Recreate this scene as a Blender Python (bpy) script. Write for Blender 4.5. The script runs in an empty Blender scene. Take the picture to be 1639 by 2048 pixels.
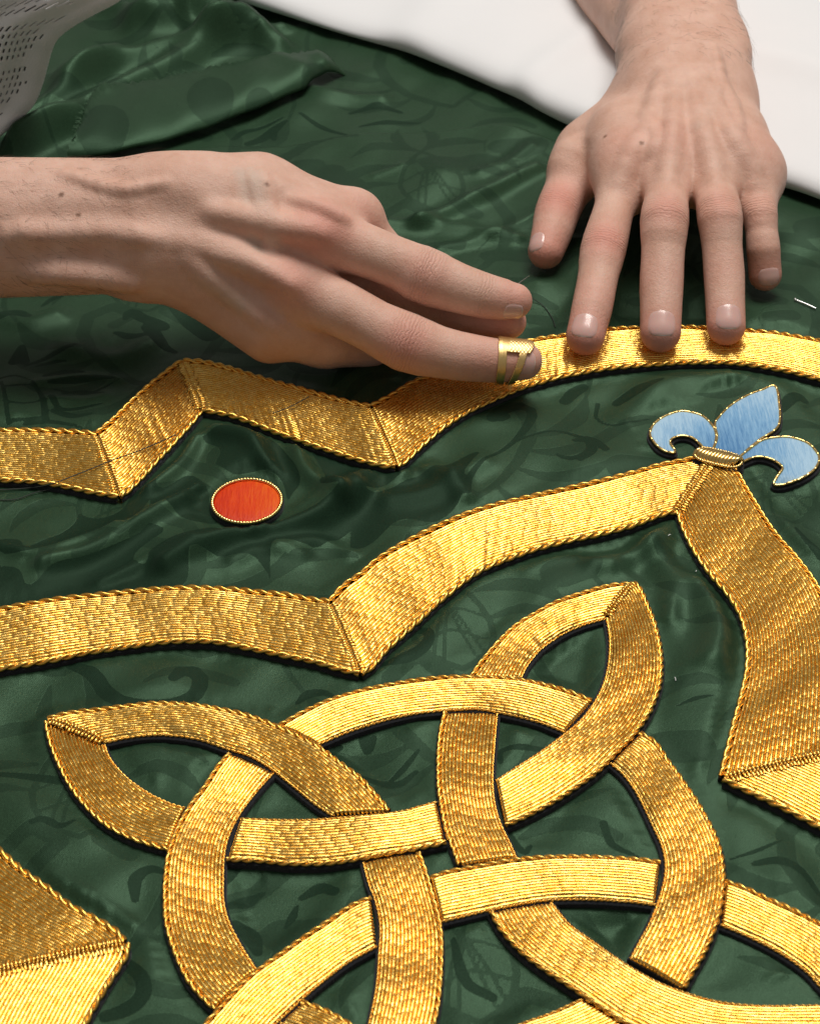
import bpy, math, random
import numpy as np
random.seed(7); rng = np.random.default_rng(7)
MM = 0.001
sc = bpy.context.scene
COL = sc.collection

# ------------------------------------------------------------------ camera
IW, IH = 1639.0, 2048.0
PITCH, FOVY, ROLL, CAMH = math.radians(39.5), math.radians(26.0), math.radians(-1.5), 0.56
FPX = IH / 2 / math.tan(FOVY / 2)
FW = np.array([0, math.cos(PITCH), -math.sin(PITCH)])
RT0 = np.array([1.0, 0, 0]); UP0 = np.array([0, math.sin(PITCH), math.cos(PITCH)])
CR = math.cos(ROLL) * RT0 + math.sin(ROLL) * UP0
CU = -math.sin(ROLL) * RT0 + math.cos(ROLL) * UP0
CAM = np.array([0.0, 0.0, CAMH])
from mathutils import Matrix, Vector
cd = bpy.data.cameras.new("camera"); cam = bpy.data.objects.new("camera", cd); COL.objects.link(cam)
m = Matrix.Identity(4)
for i in range(3):
    m[i][0], m[i][1], m[i][2], m[i][3] = CR[i], CU[i], -FW[i], CAM[i]
cam.matrix_world = m
cd.sensor_fit = 'VERTICAL'; cd.angle_y = FOVY; cd.sensor_height = 24
cd.lens = 12 / math.tan(FOVY / 2)
cd.clip_start = 0.02; cd.clip_end = 50
cd.dof.use_dof = True; cd.dof.focus_distance = 0.875; cd.dof.aperture_fstop = 20
sc.camera = cam

# ------------------------------------------------------------------ light
w = bpy.data.worlds.new("World"); sc.world = w; w.use_nodes = True
w.node_tree.nodes['Background'].inputs[0].default_value = (1.0, 0.95, 0.88, 1)
w.node_tree.nodes['Background'].inputs[1].default_value = 0.20
def area(name, loc, target, size, energy, col):
    l = bpy.data.lights.new(name, 'AREA'); l.shape = 'RECTANGLE'; l.size, l.size_y = size
    l.energy = energy; l.color = col
    o = bpy.data.objects.new(name, l); COL.objects.link(o); o.location = loc
    o.rotation_euler = (Vector(target) - Vector(loc)).to_track_quat('-Z', 'Y').to_euler()
    return o
area("window_light", (0.28, 1.24, 1.70), (0.0, 0.74, 0), (0.95, 0.65), 29.0, (1.0, 0.96, 0.90))
sc.view_settings.view_transform = 'Standard'; sc.view_settings.look = 'None'
sc.view_settings.exposure = 0.0; sc.view_settings.gamma = 1.0

# ------------------------------------------------------------------ helpers
def rays(px, py):
    x = (np.asarray(px, float) - IW / 2) / FPX; y = -(np.asarray(py, float) - IH / 2) / FPX
    return FW + x[..., None] * CR + y[..., None] * CU
def P(px, py, z=0.0):
    """point of the place at height z (mm) seen at a photo position"""
    d = rays(px, py); t = (np.asarray(z, float) * MM - CAMH) / d[..., 2]
    return CAM + d * t[..., None]
def PL(pts, z=0.0):
    a = np.array(pts, float); return P(a[:, 0], a[:, 1], z)
def rpx(p, r):           # radius in photo pixels -> metres at point p
    return r * ((p - CAM) @ FW) / FPX
def spline(pts, n=None, step=None):
    p = np.asarray(pts, float)
    if len(p) > 2:
        e = np.vstack([2 * p[0] - p[1], p, 2 * p[-1] - p[-2]]); out = []
        for i in range(1, len(e) - 2):
            t = np.linspace(0, 1, 16, endpoint=False)[:, None]
            a, b, c, d = e[i - 1], e[i], e[i + 1], e[i + 2]
            out.append(.5 * ((2 * b) + (c - a) * t + (2 * a - 5 * b + 4 * c - d) * t ** 2 + (3 * b - a - 3 * c + d) * t ** 3))
        p = np.vstack(out + [p[-1:]])
    s = np.r_[0, np.cumsum(np.linalg.norm(np.diff(p, axis=0), axis=1))]
    if n is None: n = max(4, int(s[-1] / step) + 1)
    q = np.linspace(0, s[-1], n)
    return np.stack([np.interp(q, s, p[:, k]) for k in range(p.shape[1])], 1)
def mesh_np(name, V, F, mat, parent=None, smooth=True, attrs=None):
    V = np.asarray(V, np.float32).reshape(-1, 3); F = np.asarray(F, np.int32)
    me = bpy.data.meshes.new(name); k = F.shape[1]
    me.vertices.add(len(V)); me.vertices.foreach_set('co', V.ravel())
    me.loops.add(F.size); me.loops.foreach_set('vertex_index', F.ravel())
    me.polygons.add(len(F)); me.polygons.foreach_set('loop_start', np.arange(0, F.size, k, dtype=np.int32))
    me.polygons.foreach_set('loop_total', np.full(len(F), k, np.int32))
    me.polygons.foreach_set('use_smooth', np.full(len(F), smooth, bool))
    me.update(calc_edges=True); me.validate()
    for an, av in (attrs or {}).items():
        at = me.attributes.new(an, 'FLOAT', 'POINT'); at.data.foreach_set('value', np.asarray(av, np.float32).ravel())
    me.materials.append(mat)
    o = bpy.data.objects.new(name, me); COL.objects.link(o)
    if parent is not None: o.parent = parent
    return o
def grid_faces(a, b, base=0, wrap=False):
    i, j = np.meshgrid(np.arange(a - 1), np.arange(b if wrap else b - 1), indexing='ij')
    j2 = (j + 1) % b
    return (np.stack([i * b + j, (i + 1) * b + j, (i + 1) * b + j2, i * b + j2], -1).reshape(-1, 4) + base)
def thing(name, label, cat, loc=(0, 0, 0), group=None):
    o = bpy.data.objects.new(name, None); COL.objects.link(o); o.empty_display_size = .01
    o.location = (0, 0, 0); tag(o, label, cat, group); return o
def tag(o, label=None, cat=None, group=None, kind=None):
    if label: o['label'] = label
    if cat: o['category'] = cat
    if group: o['group'] = group
    if kind: o['kind'] = kind
    return o
def tube(path, r, sides=8, cap=True):
    p = np.asarray(path, float); n = len(p); r = np.broadcast_to(np.asarray(r, float), (n,))
    t = np.gradient(p, axis=0); t /= np.linalg.norm(t, axis=1)[:, None]
    up = np.array([0, 0, 1.0]) if abs(t[:, 2]).max() < .95 else np.array([1.0, 0, 0])
    a = np.cross(t, up); a /= np.linalg.norm(a, axis=1)[:, None]; b = np.cross(t, a)
    ang = np.linspace(0, 2 * np.pi, sides, endpoint=False)
    V = p[:, None] + r[:, None, None] * (np.cos(ang)[None, :, None] * a[:, None] + np.sin(ang)[None, :, None] * b[:, None])
    F = grid_faces(n, sides, 0, True); V = V.reshape(-1, 3)
    if cap:
        for e, q in ((0, 0), (n - 1, (n - 1) * sides)):
            V = np.vstack([V, p[e]]); c = len(V) - 1
            F = np.vstack([F, [[q + k, q + (k + 1) % sides, c, c] for k in range(sides)]])
    return V, F
def tri_fix(F):          # drop doubled corner of quads used as triangles
    return F
# ------------------------------------------------------------------ materials
def newmat(name):
    mt = bpy.data.materials.new(name); mt.use_nodes = True
    nt = mt.node_tree; return mt, nt, nt.nodes['Principled BSDF']
def N(nt, t, **kw):
    n = nt.nodes.new(t)
    for k, v in kw.items():
        if k.startswith('i_'): n.inputs[k[2:].replace('_', ' ')].default_value = v
        else: setattr(n, k, v)
    return n
def ramp(nt, src, stops):
    r = nt.nodes.new('ShaderNodeValToRGB'); nt.links.new(src, r.inputs[0])
    while len(r.color_ramp.elements) < len(stops): r.color_ramp.elements.new(.5)
    for e, (p, c) in zip(r.color_ramp.elements, stops):
        e.position = p; e.color = (c, c, c, 1) if not hasattr(c, '__len__') else (*c, 1)
    return r
def mixc(nt, fac, a, b):
    n = nt.nodes.new('ShaderNodeMix'); n.data_type = 'RGBA'
    for s, v in ((0, fac), (6, a), (7, b)):
        if hasattr(v, 'is_linked'): nt.links.new(v, n.inputs[s])
        elif isinstance(v, (int, float)): n.inputs[s].default_value = v
        else: n.inputs[s].default_value = (*v, 1)
    return n.outputs[2]
def math_n(nt, op, a, b=None):
    n = nt.nodes.new('ShaderNodeMath'); n.operation = op
    for s, v in ((0, a), (1, b)):
        if v is None: continue
        if hasattr(v, 'is_linked'): nt.links.new(v, n.inputs[s])
        else: n.inputs[s].default_value = v
    return n.outputs[0]
def objco(nt): return nt.nodes.new('ShaderNodeNewGeometry').outputs['Position']
def noise(nt, scale, detail=3, rough=.6, vec=None):
    n = N(nt, 'ShaderNodeTexNoise'); n.inputs['Scale'].default_value = scale
    n.inputs['Detail'].default_value = detail; n.inputs['Roughness'].default_value = rough
    nt.links.new(vec if vec is not None else objco(nt), n.inputs['Vector']); return n.outputs['Fac']
def bump(nt, bs, h, strength, dist):
    b = N(nt, 'ShaderNodeBump'); b.inputs['Strength'].default_value = strength; b.inputs['Distance'].default_value = dist
    nt.links.new(h, b.inputs['Height']); nt.links.new(b.outputs[0], bs.inputs['Normal']); return b
def attr(nt, name):
    a = N(nt, 'ShaderNodeAttribute'); a.attribute_name = name; return a.outputs['Fac']

def mat_gold(name, c0, c1, rough):
    mt, nt, bs = newmat(name)
    f = ramp(nt, noise(nt, 420, 2), [(.35, 0.), (.65, 1.)]).outputs[0]
    nt.links.new(mixc(nt, f, c0, c1), bs.inputs['Base Color'])
    bs.inputs['Metallic'].default_value = 1.0
    r = ramp(nt, noise(nt, 1300, 2), [(.3, rough - .07), (.7, rough + .1)]).outputs[0]
    nt.links.new(r, bs.inputs['Roughness'])
    bump(nt, bs, noise(nt, 2600, 2), .15, .0002)
    return mt
M_GOLD = mat_gold('gold_thread', (.86, .48, .08), (.95, .635, .18), .25)
M_CORD = mat_gold('gold_cord', (.88, .46, .08), (.94, .58, .14), .30)
M_PURL = mat_gold('gold_purl', (.86, .58, .20), (.93, .68, .28), .22)
def plain(name, col, rough, metal=0, bumpv=None, sheen=0, var=.15, vs=300):
    mt, nt, bs = newmat(name)
    f = noise(nt, vs, 3)
    lo = tuple(c * (1 - var) for c in col); hi = tuple(min(1, c * (1 + var)) for c in col)
    nt.links.new(mixc(nt, f, lo, hi), bs.inputs['Base Color'])
    bs.inputs['Roughness'].default_value = rough; bs.inputs['Metallic'].default_value = metal
    if sheen: bs.inputs['Sheen Weight'].default_value = sheen
    if bumpv: bump(nt, bs, noise(nt, bumpv[0], 3), bumpv[1], bumpv[2])
    return mt
M_FELT = plain('black_felt', (.010, .011, .016), .95, bumpv=(1500, .6, .0006), sheen=.15)
M_BLACK = plain('dark_thread', (.02, .025, .02), .6)
M_PIN = plain('pin_steel', (.85, .85, .85), .25, metal=.8)
M_NEEDLE = plain('needle_steel', (.6, .55, .5), .25, metal=1)
M_LINT = plain('white_lint', (.8, .82, .8), .9)
M_SHEET = None
def mat_sheet():
    mt, nt, bs = newmat('white_cotton')
    nt.links.new(mixc(nt, noise(nt, 14, 3), (.75, .75, .765), (.80, .80, .815)), bs.inputs['Base Color'])
    bs.inputs['Roughness'].default_value = .85; bs.inputs['Sheen Weight'].default_value = .2
    bump(nt, bs, noise(nt, 1600, 2), .15, .0003); return mt
M_SHEET = mat_sheet()
def mat_shirt():
    mt, nt, bs = newmat('shirt_cotton')
    nt.links.new(mixc(nt, noise(nt, 40, 3), (.93, .92, .92), (.98, .97, .97)), bs.inputs['Base Color'])
    bs.inputs['Roughness'].default_value = .9; bs.inputs['Sheen Weight'].default_value = .5; bump(nt, bs, noise(nt, 900, 2), .4, .0006); return mt
M_SHIRT = mat_shirt()
M_DARKIN = plain('dark_hole_shade', (.03, .028, .027), .9)  # dark colour doing the work of shade behind the perforations
def mat_cloth():
    mt, nt, bs = newmat('green_damask')
    d = attr(nt, 'damask')                       # signed distance (mm) to the woven figure
    g = objco(nt)
    wob = math_n(nt, 'MULTIPLY', math_n(nt, 'SUBTRACT', noise(nt, 1400, 2), .5), .6)
    dd = math_n(nt, 'ADD', d, wob)
    f = ramp(nt, math_n(nt, 'ADD', math_n(nt, 'MULTIPLY', dd, .8), .5), [(.43, 1.), (.57, 0.)]).outputs[0]
    grain = ramp(nt, noise(nt, 2200, 2, .7), [(.3, .58), (.7, 1.40)]).outputs[0]
    blotch = noise(nt, 22, 4)
    ground = mixc(nt, blotch, (.0180, .0420, .0215), (.0250, .0545, .0285))
    d2 = attr(nt, 'damask_faint')
    f2 = ramp(nt, math_n(nt, 'ADD', math_n(nt, 'MULTIPLY', math_n(nt, 'ADD', d2, wob), .8), .5), [(.43, 1.), (.57, 0.)]).outputs[0]
    f = math_n(nt, 'MAXIMUM', math_n(nt, 'MULTIPLY', f, .85), math_n(nt, 'MULTIPLY', f2, .46))
    fig = mixc(nt, blotch, (.0062, .0180, .0098), (.0090, .0245, .0138))
    c = mixc(nt, f, ground, fig)
    mm = N(nt, 'ShaderNodeMix', data_type='RGBA', blend_type='MULTIPLY'); mm.inputs[0].default_value = 1
    nt.links.new(c, mm.inputs[6]); nt.links.new(grain, mm.inputs[7])
    nt.links.new(mm.outputs[2], bs.inputs['Base Color'])
    nt.links.new(ramp(nt, f, [(0, .37), (1, .50)]).outputs[0], bs.inputs['Roughness'])
    nt.links.new(ramp(nt, f, [(0, .95), (1, .30)]).outputs[0], bs.inputs['Specular IOR Level'])
    bs.inputs['Specular Tint'].default_value = (.17, .33, .20, 1)
    # twill ribs
    wv = N(nt, 'ShaderNodeTexWave'); wv.inputs['Scale'].default_value = 800; wv.inputs['Distortion'].default_value = 1.0
    wv.bands_direction = 'DIAGONAL'; nt.links.new(g, wv.inputs['Vector'])
    h = math_n(nt, 'ADD', math_n(nt, 'MULTIPLY', wv.outputs['Fac'], .5), noise(nt, 1800, 2))
    h2 = math_n(nt, 'ADD', h, math_n(nt, 'MULTIPLY', f, -1.2))
    bump(nt, bs, h2, .35, .00025)
    return mt
M_CLOTH = mat_cloth()
def mat_silk(name, lo, mid, hi, c0, c1, dirv):
    """stitched silk: fine streaks along the stitches, shade laid in from base to tip by attribute"""
    mt, nt, bs = newmat(name)
    mp = N(nt, 'ShaderNodeMapping'); nt.links.new(objco(nt), mp.inputs['Vector'])
    mp.inputs['Rotation'].default_value = (0, 0, dirv); mp.inputs['Scale'].default_value = (1, .10, 1)
    st = noise(nt, 1100, 3, .7, mp.outputs[0])
    t = math_n(nt, 'ADD', attr(nt, 'shade'), math_n(nt, 'MULTIPLY', math_n(nt, 'SUBTRACT', st, .5), 1.5))
    col = ramp(nt, t, [(0.0, lo), (.5, mid), (1.0, hi)]).outputs[0]
    nt.links.new(col, bs.inputs['Base Color']); bs.inputs['Roughness'].default_value = .5; bs.inputs['Specular IOR Level'].default_value = .25
    bump(nt, bs, st, .8, .0006); return mt
M_BLUE = mat_silk('blue_silk', (.085, .235, .47), (.205, .41, .645), (.40, .60, .78), 0, 0, math.radians(62))
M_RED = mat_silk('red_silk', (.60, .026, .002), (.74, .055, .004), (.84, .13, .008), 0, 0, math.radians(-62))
def mat_skin():
    mt, nt, bs = newmat('skin')
    b1 = ramp(nt, noise(nt, 75, 5, .65), [(.3, 0.), (.7, 1.)]).outputs[0]; b2 = noise(nt, 420, 3)
    base = mixc(nt, b1, (.60, .345, .255), (.74, .485, .39))
    base = mixc(nt, math_n(nt, 'MULTIPLY', b2, .35), base, (.60, .35, .26))
    fl = attr(nt, 'flush_bounce')
    base = mixc(nt, math_n(nt, 'MULTIPLY', fl, 1.1), base, (.66, .275, .215))
    vn = attr(nt, 'vein')
    base = mixc(nt, math_n(nt, 'MULTIPLY', vn, .45), base, (.52, .45, .38))
    mo = attr(nt, 'mole')
    base = mixc(nt, mo, base, (.16, .07, .035))
    nt.links.new(base, bs.inputs['Base Color'])
    bs.inputs['Roughness'].default_value = .54; bs.inputs['Specular IOR Level'].default_value = .38
    bs.inputs['Subsurface Weight'].default_value = .16; bs.inputs['Subsurface Radius'].default_value = (1, .36, .2)
    bs.inputs['Subsurface Scale'].default_value = .0035
    # knuckle folds run across the finger: attribute gives position along it
    s = attr(nt, 'fold_pos'); wgt = attr(nt, 'fold_w')
    ph = math_n(nt, 'ADD', math_n(nt, 'MULTIPLY', s, 2.1), math_n(nt, 'MULTIPLY', noise(nt, 240, 3), 8.0))
    fold = math_n(nt, 'POWER', math_n(nt, 'ABSOLUTE', math_n(nt, 'SINE', ph)), .45)
    fold = math_n(nt, 'MULTIPLY', math_n(nt, 'MULTIPLY', fold, wgt), 2.3)
    v = N(nt, 'ShaderNodeTexVoronoi'); v.feature = 'DISTANCE_TO_EDGE'; v.inputs['Scale'].default_value = 900
    nt.links.new(objco(nt), v.inputs['Vector'])
    h = math_n(nt, 'ADD', math_n(nt, 'MULTIPLY', v.outputs['Distance'], .6), math_n(nt, 'MULTIPLY', noise(nt, 520, 5, .7), 1.5))
    h = math_n(nt, 'ADD', h, fold)
    bump(nt, bs, h, .45, .0005); return mt
M_SKIN = mat_skin()
def mat_nail():
    mt, nt, bs = newmat('fingernail')
    u = attr(nt, 'along')
    c = ramp(nt, u, [(0.0, (.74, .55, .50)), (.16, (.66, .41, .365)), (.84, (.69, .43, .385)), (.90, (.82, .72, .65))]).outputs[0]
    nt.links.new(c, bs.inputs['Base Color']); bs.inputs['Roughness'].default_value = .28
    bs.inputs['Subsurface Weight'].default_value = .2; bs.inputs['Subsurface Scale'].default_value = .002
    bs.inputs['Coat Weight'].default_value = .15; bump(nt, bs, noise(nt, 900, 2), .08, .0003); return mt
M_NAIL = mat_nail()
def mat_brass():
    mt, nt, bs = newmat('worn_brass')
    nt.links.new(mixc(nt, noise(nt, 260, 4), (.80, .52, .19), (.92, .68, .32)), bs.inputs['Base Color'])
    bs.inputs['Metallic'].default_value = 1; bs.inputs['Roughness'].default_value = .42
    bump(nt, bs, noise(nt, 700, 3), .2, .0004); return mt
M_BRASS = mat_brass()

# ------------------------------------------------------------------ plan of the gold work
def embroidery(section, thing, mitre):
    # outer arch
    outer = thing('gold_arch_band', 'outermost gold embroidered band, zigzag then arching under the fingertips of both hands', 'embroidery', group='gold embroidered motifs')
    section(outer, [(-80, 862), (0, 861), (91, 860), (150, 863), (193, 867)], [(-80, 958), (0, 960), (76, 963), (137, 973), (189, 984), (236, 992)])
    section(outer, [(193, 867), (226, 839), (259, 806), (290, 778), (323, 751), (362, 722)], [(240, 992), (262, 976), (290, 946), (320, 912), (360, 869), (390, 836), (402, 821)])
    section(outer, [(366, 721), (411, 724), (472, 740), (533, 759), (594, 775), (655, 792), (701, 804), (741, 812)], [(404, 820), (440, 827), (472, 835), (533, 859), (594, 880), (655, 900), (716, 919), (762, 931), (790, 934)])
    section(outer, [(742, 812), (780, 792), (826, 765), (900, 735), (980, 705), (1058, 682), (1131, 670), (1221, 658), (1300, 654), (1368, 653), (1430, 656), (1490, 661), (1566, 669), (1639, 682), (1730, 705)],
            [(794, 934), (812, 920), (842, 891), (887, 853), (933, 825), (994, 796), (1055, 771), (1116, 752), (1177, 740), (1240, 733), (1300, 729), (1383, 725), (1444, 726), (1505, 731), (1566, 740), (1639, 757), (1730, 785)])
    mitre(outer, (194, 870), (237, 990)); mitre(outer, (367, 724), (402, 817)); mitre(outer, (742, 815), (792, 931))
    # inner arch
    inner = thing('gold_arch_band', 'middle gold embroidered band rising to the blue fleur-de-lis and down its right side', 'embroidery', group='gold embroidered motifs')
    section(inner, [(-80, 1240), (0, 1220), (91, 1202), (152, 1193), (213, 1187), (274, 1181), (366, 1176), (457, 1178), (511, 1183), (572, 1189), (618, 1197), (659, 1203)],
            [(-80, 1352), (0, 1337), (91, 1322), (183, 1304), (259, 1292), (320, 1283), (381, 1280), (442, 1284), (511, 1299), (572, 1311), (633, 1324), (679, 1338), (718, 1347)])
    section(inner, [(660, 1202), (688, 1170), (724, 1145), (755, 1118), (801, 1090), (847, 1066), (892, 1045), (963, 1018), (1055, 994), (1146, 974), (1250, 950), (1322, 930), (1383, 917), (1425, 910)],
            [(722, 1347), (745, 1332), (770, 1301), (801, 1272), (847, 1230), (892, 1191), (950, 1148), (1000, 1124), (1070, 1098), (1146, 1078), (1207, 1064), (1261, 1050), (1322, 1029), (1353, 1022)])
    section(inner, [(1355, 1023), (1368, 1060), (1392, 1106), (1423, 1150), (1459, 1193), (1483, 1235), (1494, 1281), (1495, 1327), (1487, 1375), (1466, 1455), (1450, 1519), (1442, 1552)],
            [(1428, 911), (1468, 938), (1490, 973), (1520, 1022), (1551, 1068), (1590, 1113), (1627, 1162), (1655, 1220), (1676, 1290), (1682, 1360), (1681, 1430), (1680, 1502)], cords=(1.0, .8))
    section(inner, [(1684, 1502), (1740, 1530), (1790, 1560)], [(1446, 1558), (1490, 1579), (1551, 1607), (1597, 1631), (1639, 1653), (1720, 1695)])
    mitre(inner, (660, 1206), (719, 1344), 30); mitre(inner, (1450, 1556), (1680, 1503), 30); mitre(inner, (1425, 916), (1355, 1021), 24)
    # corner of a further band, lower left
    corner = thing('gold_arch_band', 'pointed gold corner of a band cut off by the lower left edge', 'embroidery', group='gold embroidered motifs')
    section(corner, [(-60, 1650), (0, 1700), (41, 1737), (98, 1778), (146, 1815), (200, 1842), (234, 1864), (250, 1884)], [(-310, 1850), (-250, 1885), (-180, 1915), (-100, 1940), (-40, 1950)], per=5.0)
    section(corner, [(-38, 1952), (-70, 2010), (-110, 2090)], [(253, 1888), (252, 1908), (234, 1938), (210, 1974), (186, 2015), (168, 2048), (140, 2100)])
    mitre(corner, (246, 1887), (-38, 1951), 34, L=5.5)
    # knot
    knot = thing('gold_knot', 'large interlaced gold knot with pointed loops and a ring at the bottom centre', 'embroidery', group='gold embroidered motifs')
    KS = dict(cord_r=.92, pitch=1.3, per=5.0)
    def ks(a, b, z=0.0, cords=(1, 1), **k): section(knot, a, b, cords=cords, zoff=z, name='knot_strand', **{**KS, **k})
    ks([(95, 1437), (140, 1425), (213, 1418), (305, 1409), (381, 1411), (457, 1422), (500, 1433), (540, 1447), (591, 1470), (637, 1495), (683, 1528), (720, 1556), (753, 1592), (777, 1622)],
       [(210, 1484), (259, 1475), (329, 1471), (396, 1479), (457, 1499), (500, 1512), (546, 1540), (591, 1576), (628, 1606), (664, 1631)], .5, (1, .5))
    ks([(93, 1440), (95, 1455), (105, 1493), (134, 1557), (171, 1609), (213, 1648), (259, 1672), (305, 1688), (337, 1697)],
       [(208, 1486), (219, 1514), (250, 1551), (293, 1582), (335, 1603), (369, 1614)], 0, (1, .5))
    ks([(480, 1637), (535, 1638), (605, 1639), (666, 1636), (744, 1630), (805, 1622), (836, 1613), (873, 1603)],
       [(453, 1718), (513, 1720), (575, 1726), (650, 1726), (713, 1719), (805, 1703), (851, 1694), (891, 1685)], .4, (.5, 1))
    ks([(459, 1508), (433, 1539), (409, 1576), (381, 1612), (357, 1655), (339, 1704), (331, 1762), (331, 1806), (334, 1847), (349, 1899), (373, 1953), (404, 1993), (431, 2018)],
       [(546, 1545), (515, 1580), (483, 1621), (459, 1664), (448, 1703), (445, 1755), (446, 1801), (456, 1841), (477, 1883), (495, 1914), (513, 1941)], .3, (1, .5))
    ks([(558, 1452), (607, 1424), (652, 1404), (713, 1385), (774, 1372), (836, 1362), (896, 1356), (957, 1356), (992, 1356), (1037, 1360), (1098, 1372), (1150, 1388), (1183, 1402)],
       [(634, 1488), (683, 1467), (744, 1447), (805, 1432), (866, 1423), (927, 1418), (961, 1418), (1022, 1430), (1083, 1446), (1129, 1464)], .5, (1, .5))
    ks([(1279, 1466), (1310, 1486), (1337, 1525), (1368, 1568), (1398, 1614), (1426, 1666), (1441, 1711), (1445, 1752), (1441, 1801), (1429, 1853), (1410, 1899), (1386, 1941), (1366, 1977)],
       [(1220, 1525), (1249, 1552), (1276, 1592), (1304, 1650), (1324, 1696), (1330, 1742), (1319, 1792), (1300, 1841), (1279, 1880), (1260, 1916)], .4, (1, .5))
    ks([(942, 1353), (961, 1325), (991, 1289), (1028, 1252), (1071, 1225), (1113, 1203), (1174, 1182), (1220, 1170), (1263, 1165)],
       [(1039, 1356), (1055, 1325), (1083, 1292), (1119, 1267), (1159, 1249), (1210, 1235)], 0, (1, .5))
    ks([(1266, 1165), (1279, 1177), (1296, 1215), (1312, 1261), (1321, 1313), (1319, 1365), (1303, 1413), (1275, 1459), (1235, 1502), (1190, 1547), (1144, 1580), (1100, 1607), (1046, 1635), (1010, 1651)],
       [(1212, 1236), (1218, 1276), (1217, 1319), (1208, 1362), (1193, 1395), (1168, 1432), (1132, 1465), (1083, 1502), (1037, 1532), (991, 1561)], .5, (1, .5))
    ks([(890, 1425), (881, 1467), (877, 1519), (878, 1574), (884, 1614), (893, 1659), (906, 1696), (919, 1730)],
       [(993, 1426), (988, 1482), (984, 1543), (985, 1585), (992, 1624), (1003, 1655), (1018, 1685), (1031, 1715)], .4, (1, .5))
    ks([(860, 1758), (893, 1746), (954, 1734), (1031, 1720), (1107, 1715), (1160, 1714), (1215, 1716), (1276, 1720), (1320, 1726)],
       [(881, 1843), (924, 1833), (985, 1818), (1046, 1806), (1092, 1799), (1138, 1797), (1200, 1797), (1261, 1801), (1310, 1808)], .4, (1, .5))
    ks([(727, 1725), (738, 1767), (753, 1807), (761, 1853), (758, 1914), (753, 1975), (738, 2048), (722, 2110)],
       [(836, 1707), (849, 1743), (863, 1792), (876, 1841), (881, 1883), (880, 1944), (875, 2005), (866, 2048), (850, 2110)], .4, (.5, 1))
    ks([(742, 1797), (697, 1816), (651, 1847), (605, 1877), (559, 1911), (513, 1945), (468, 1987), (413, 2048), (375, 2095)],
       [(753, 1892), (697, 1923), (651, 1957), (605, 1996), (575, 2024), (550, 2048), (508, 2095)], .5, (1, .5))
    ks([(603, 2003), (651, 2021), (697, 2047), (745, 2080)], [(560, 2044), (610, 2065), (660, 2100)], 0, (1, .5))
    ks([(1101, 1804), (1138, 1848), (1185, 1882), (1230, 1914), (1276, 1944), (1322, 1968), (1383, 1990), (1444, 2005), (1520, 2012), (1639, 2011), (1720, 2005)],
       [(981, 1824), (1003, 1862), (1040, 1902), (1083, 1936), (1132, 1968), (1200, 2014), (1246, 2044), (1330, 2082), (1450, 2110), (1600, 2120), (1720, 2116)], .5, (.5, 1))
    ks([(1165, 1996), (1107, 2022), (1037, 2048), (960, 2085)], [(1255, 2055), (1190, 2085), (1120, 2125)], 0, (.6, 1))
    ks([(1449, 1763), (1490, 1777), (1535, 1798), (1581, 1818), (1639, 1848), (1720, 1896)],
       [(1440, 1848), (1475, 1862), (1520, 1883), (1566, 1908), (1612, 1941), (1639, 1970), (1700, 2035)], 0, (1, .5))

    mitre(knot, (100, 1440), (206, 1483), 16, .3, 3.6); mitre(knot, (1260, 1169), (1213, 1232), 14, .3, 3.0)

BANDS = []
embroidery(lambda p, A_, B_, **k: BANDS.append((A_, B_)), lambda *a, **k: None, lambda *a, **k: None)
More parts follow.
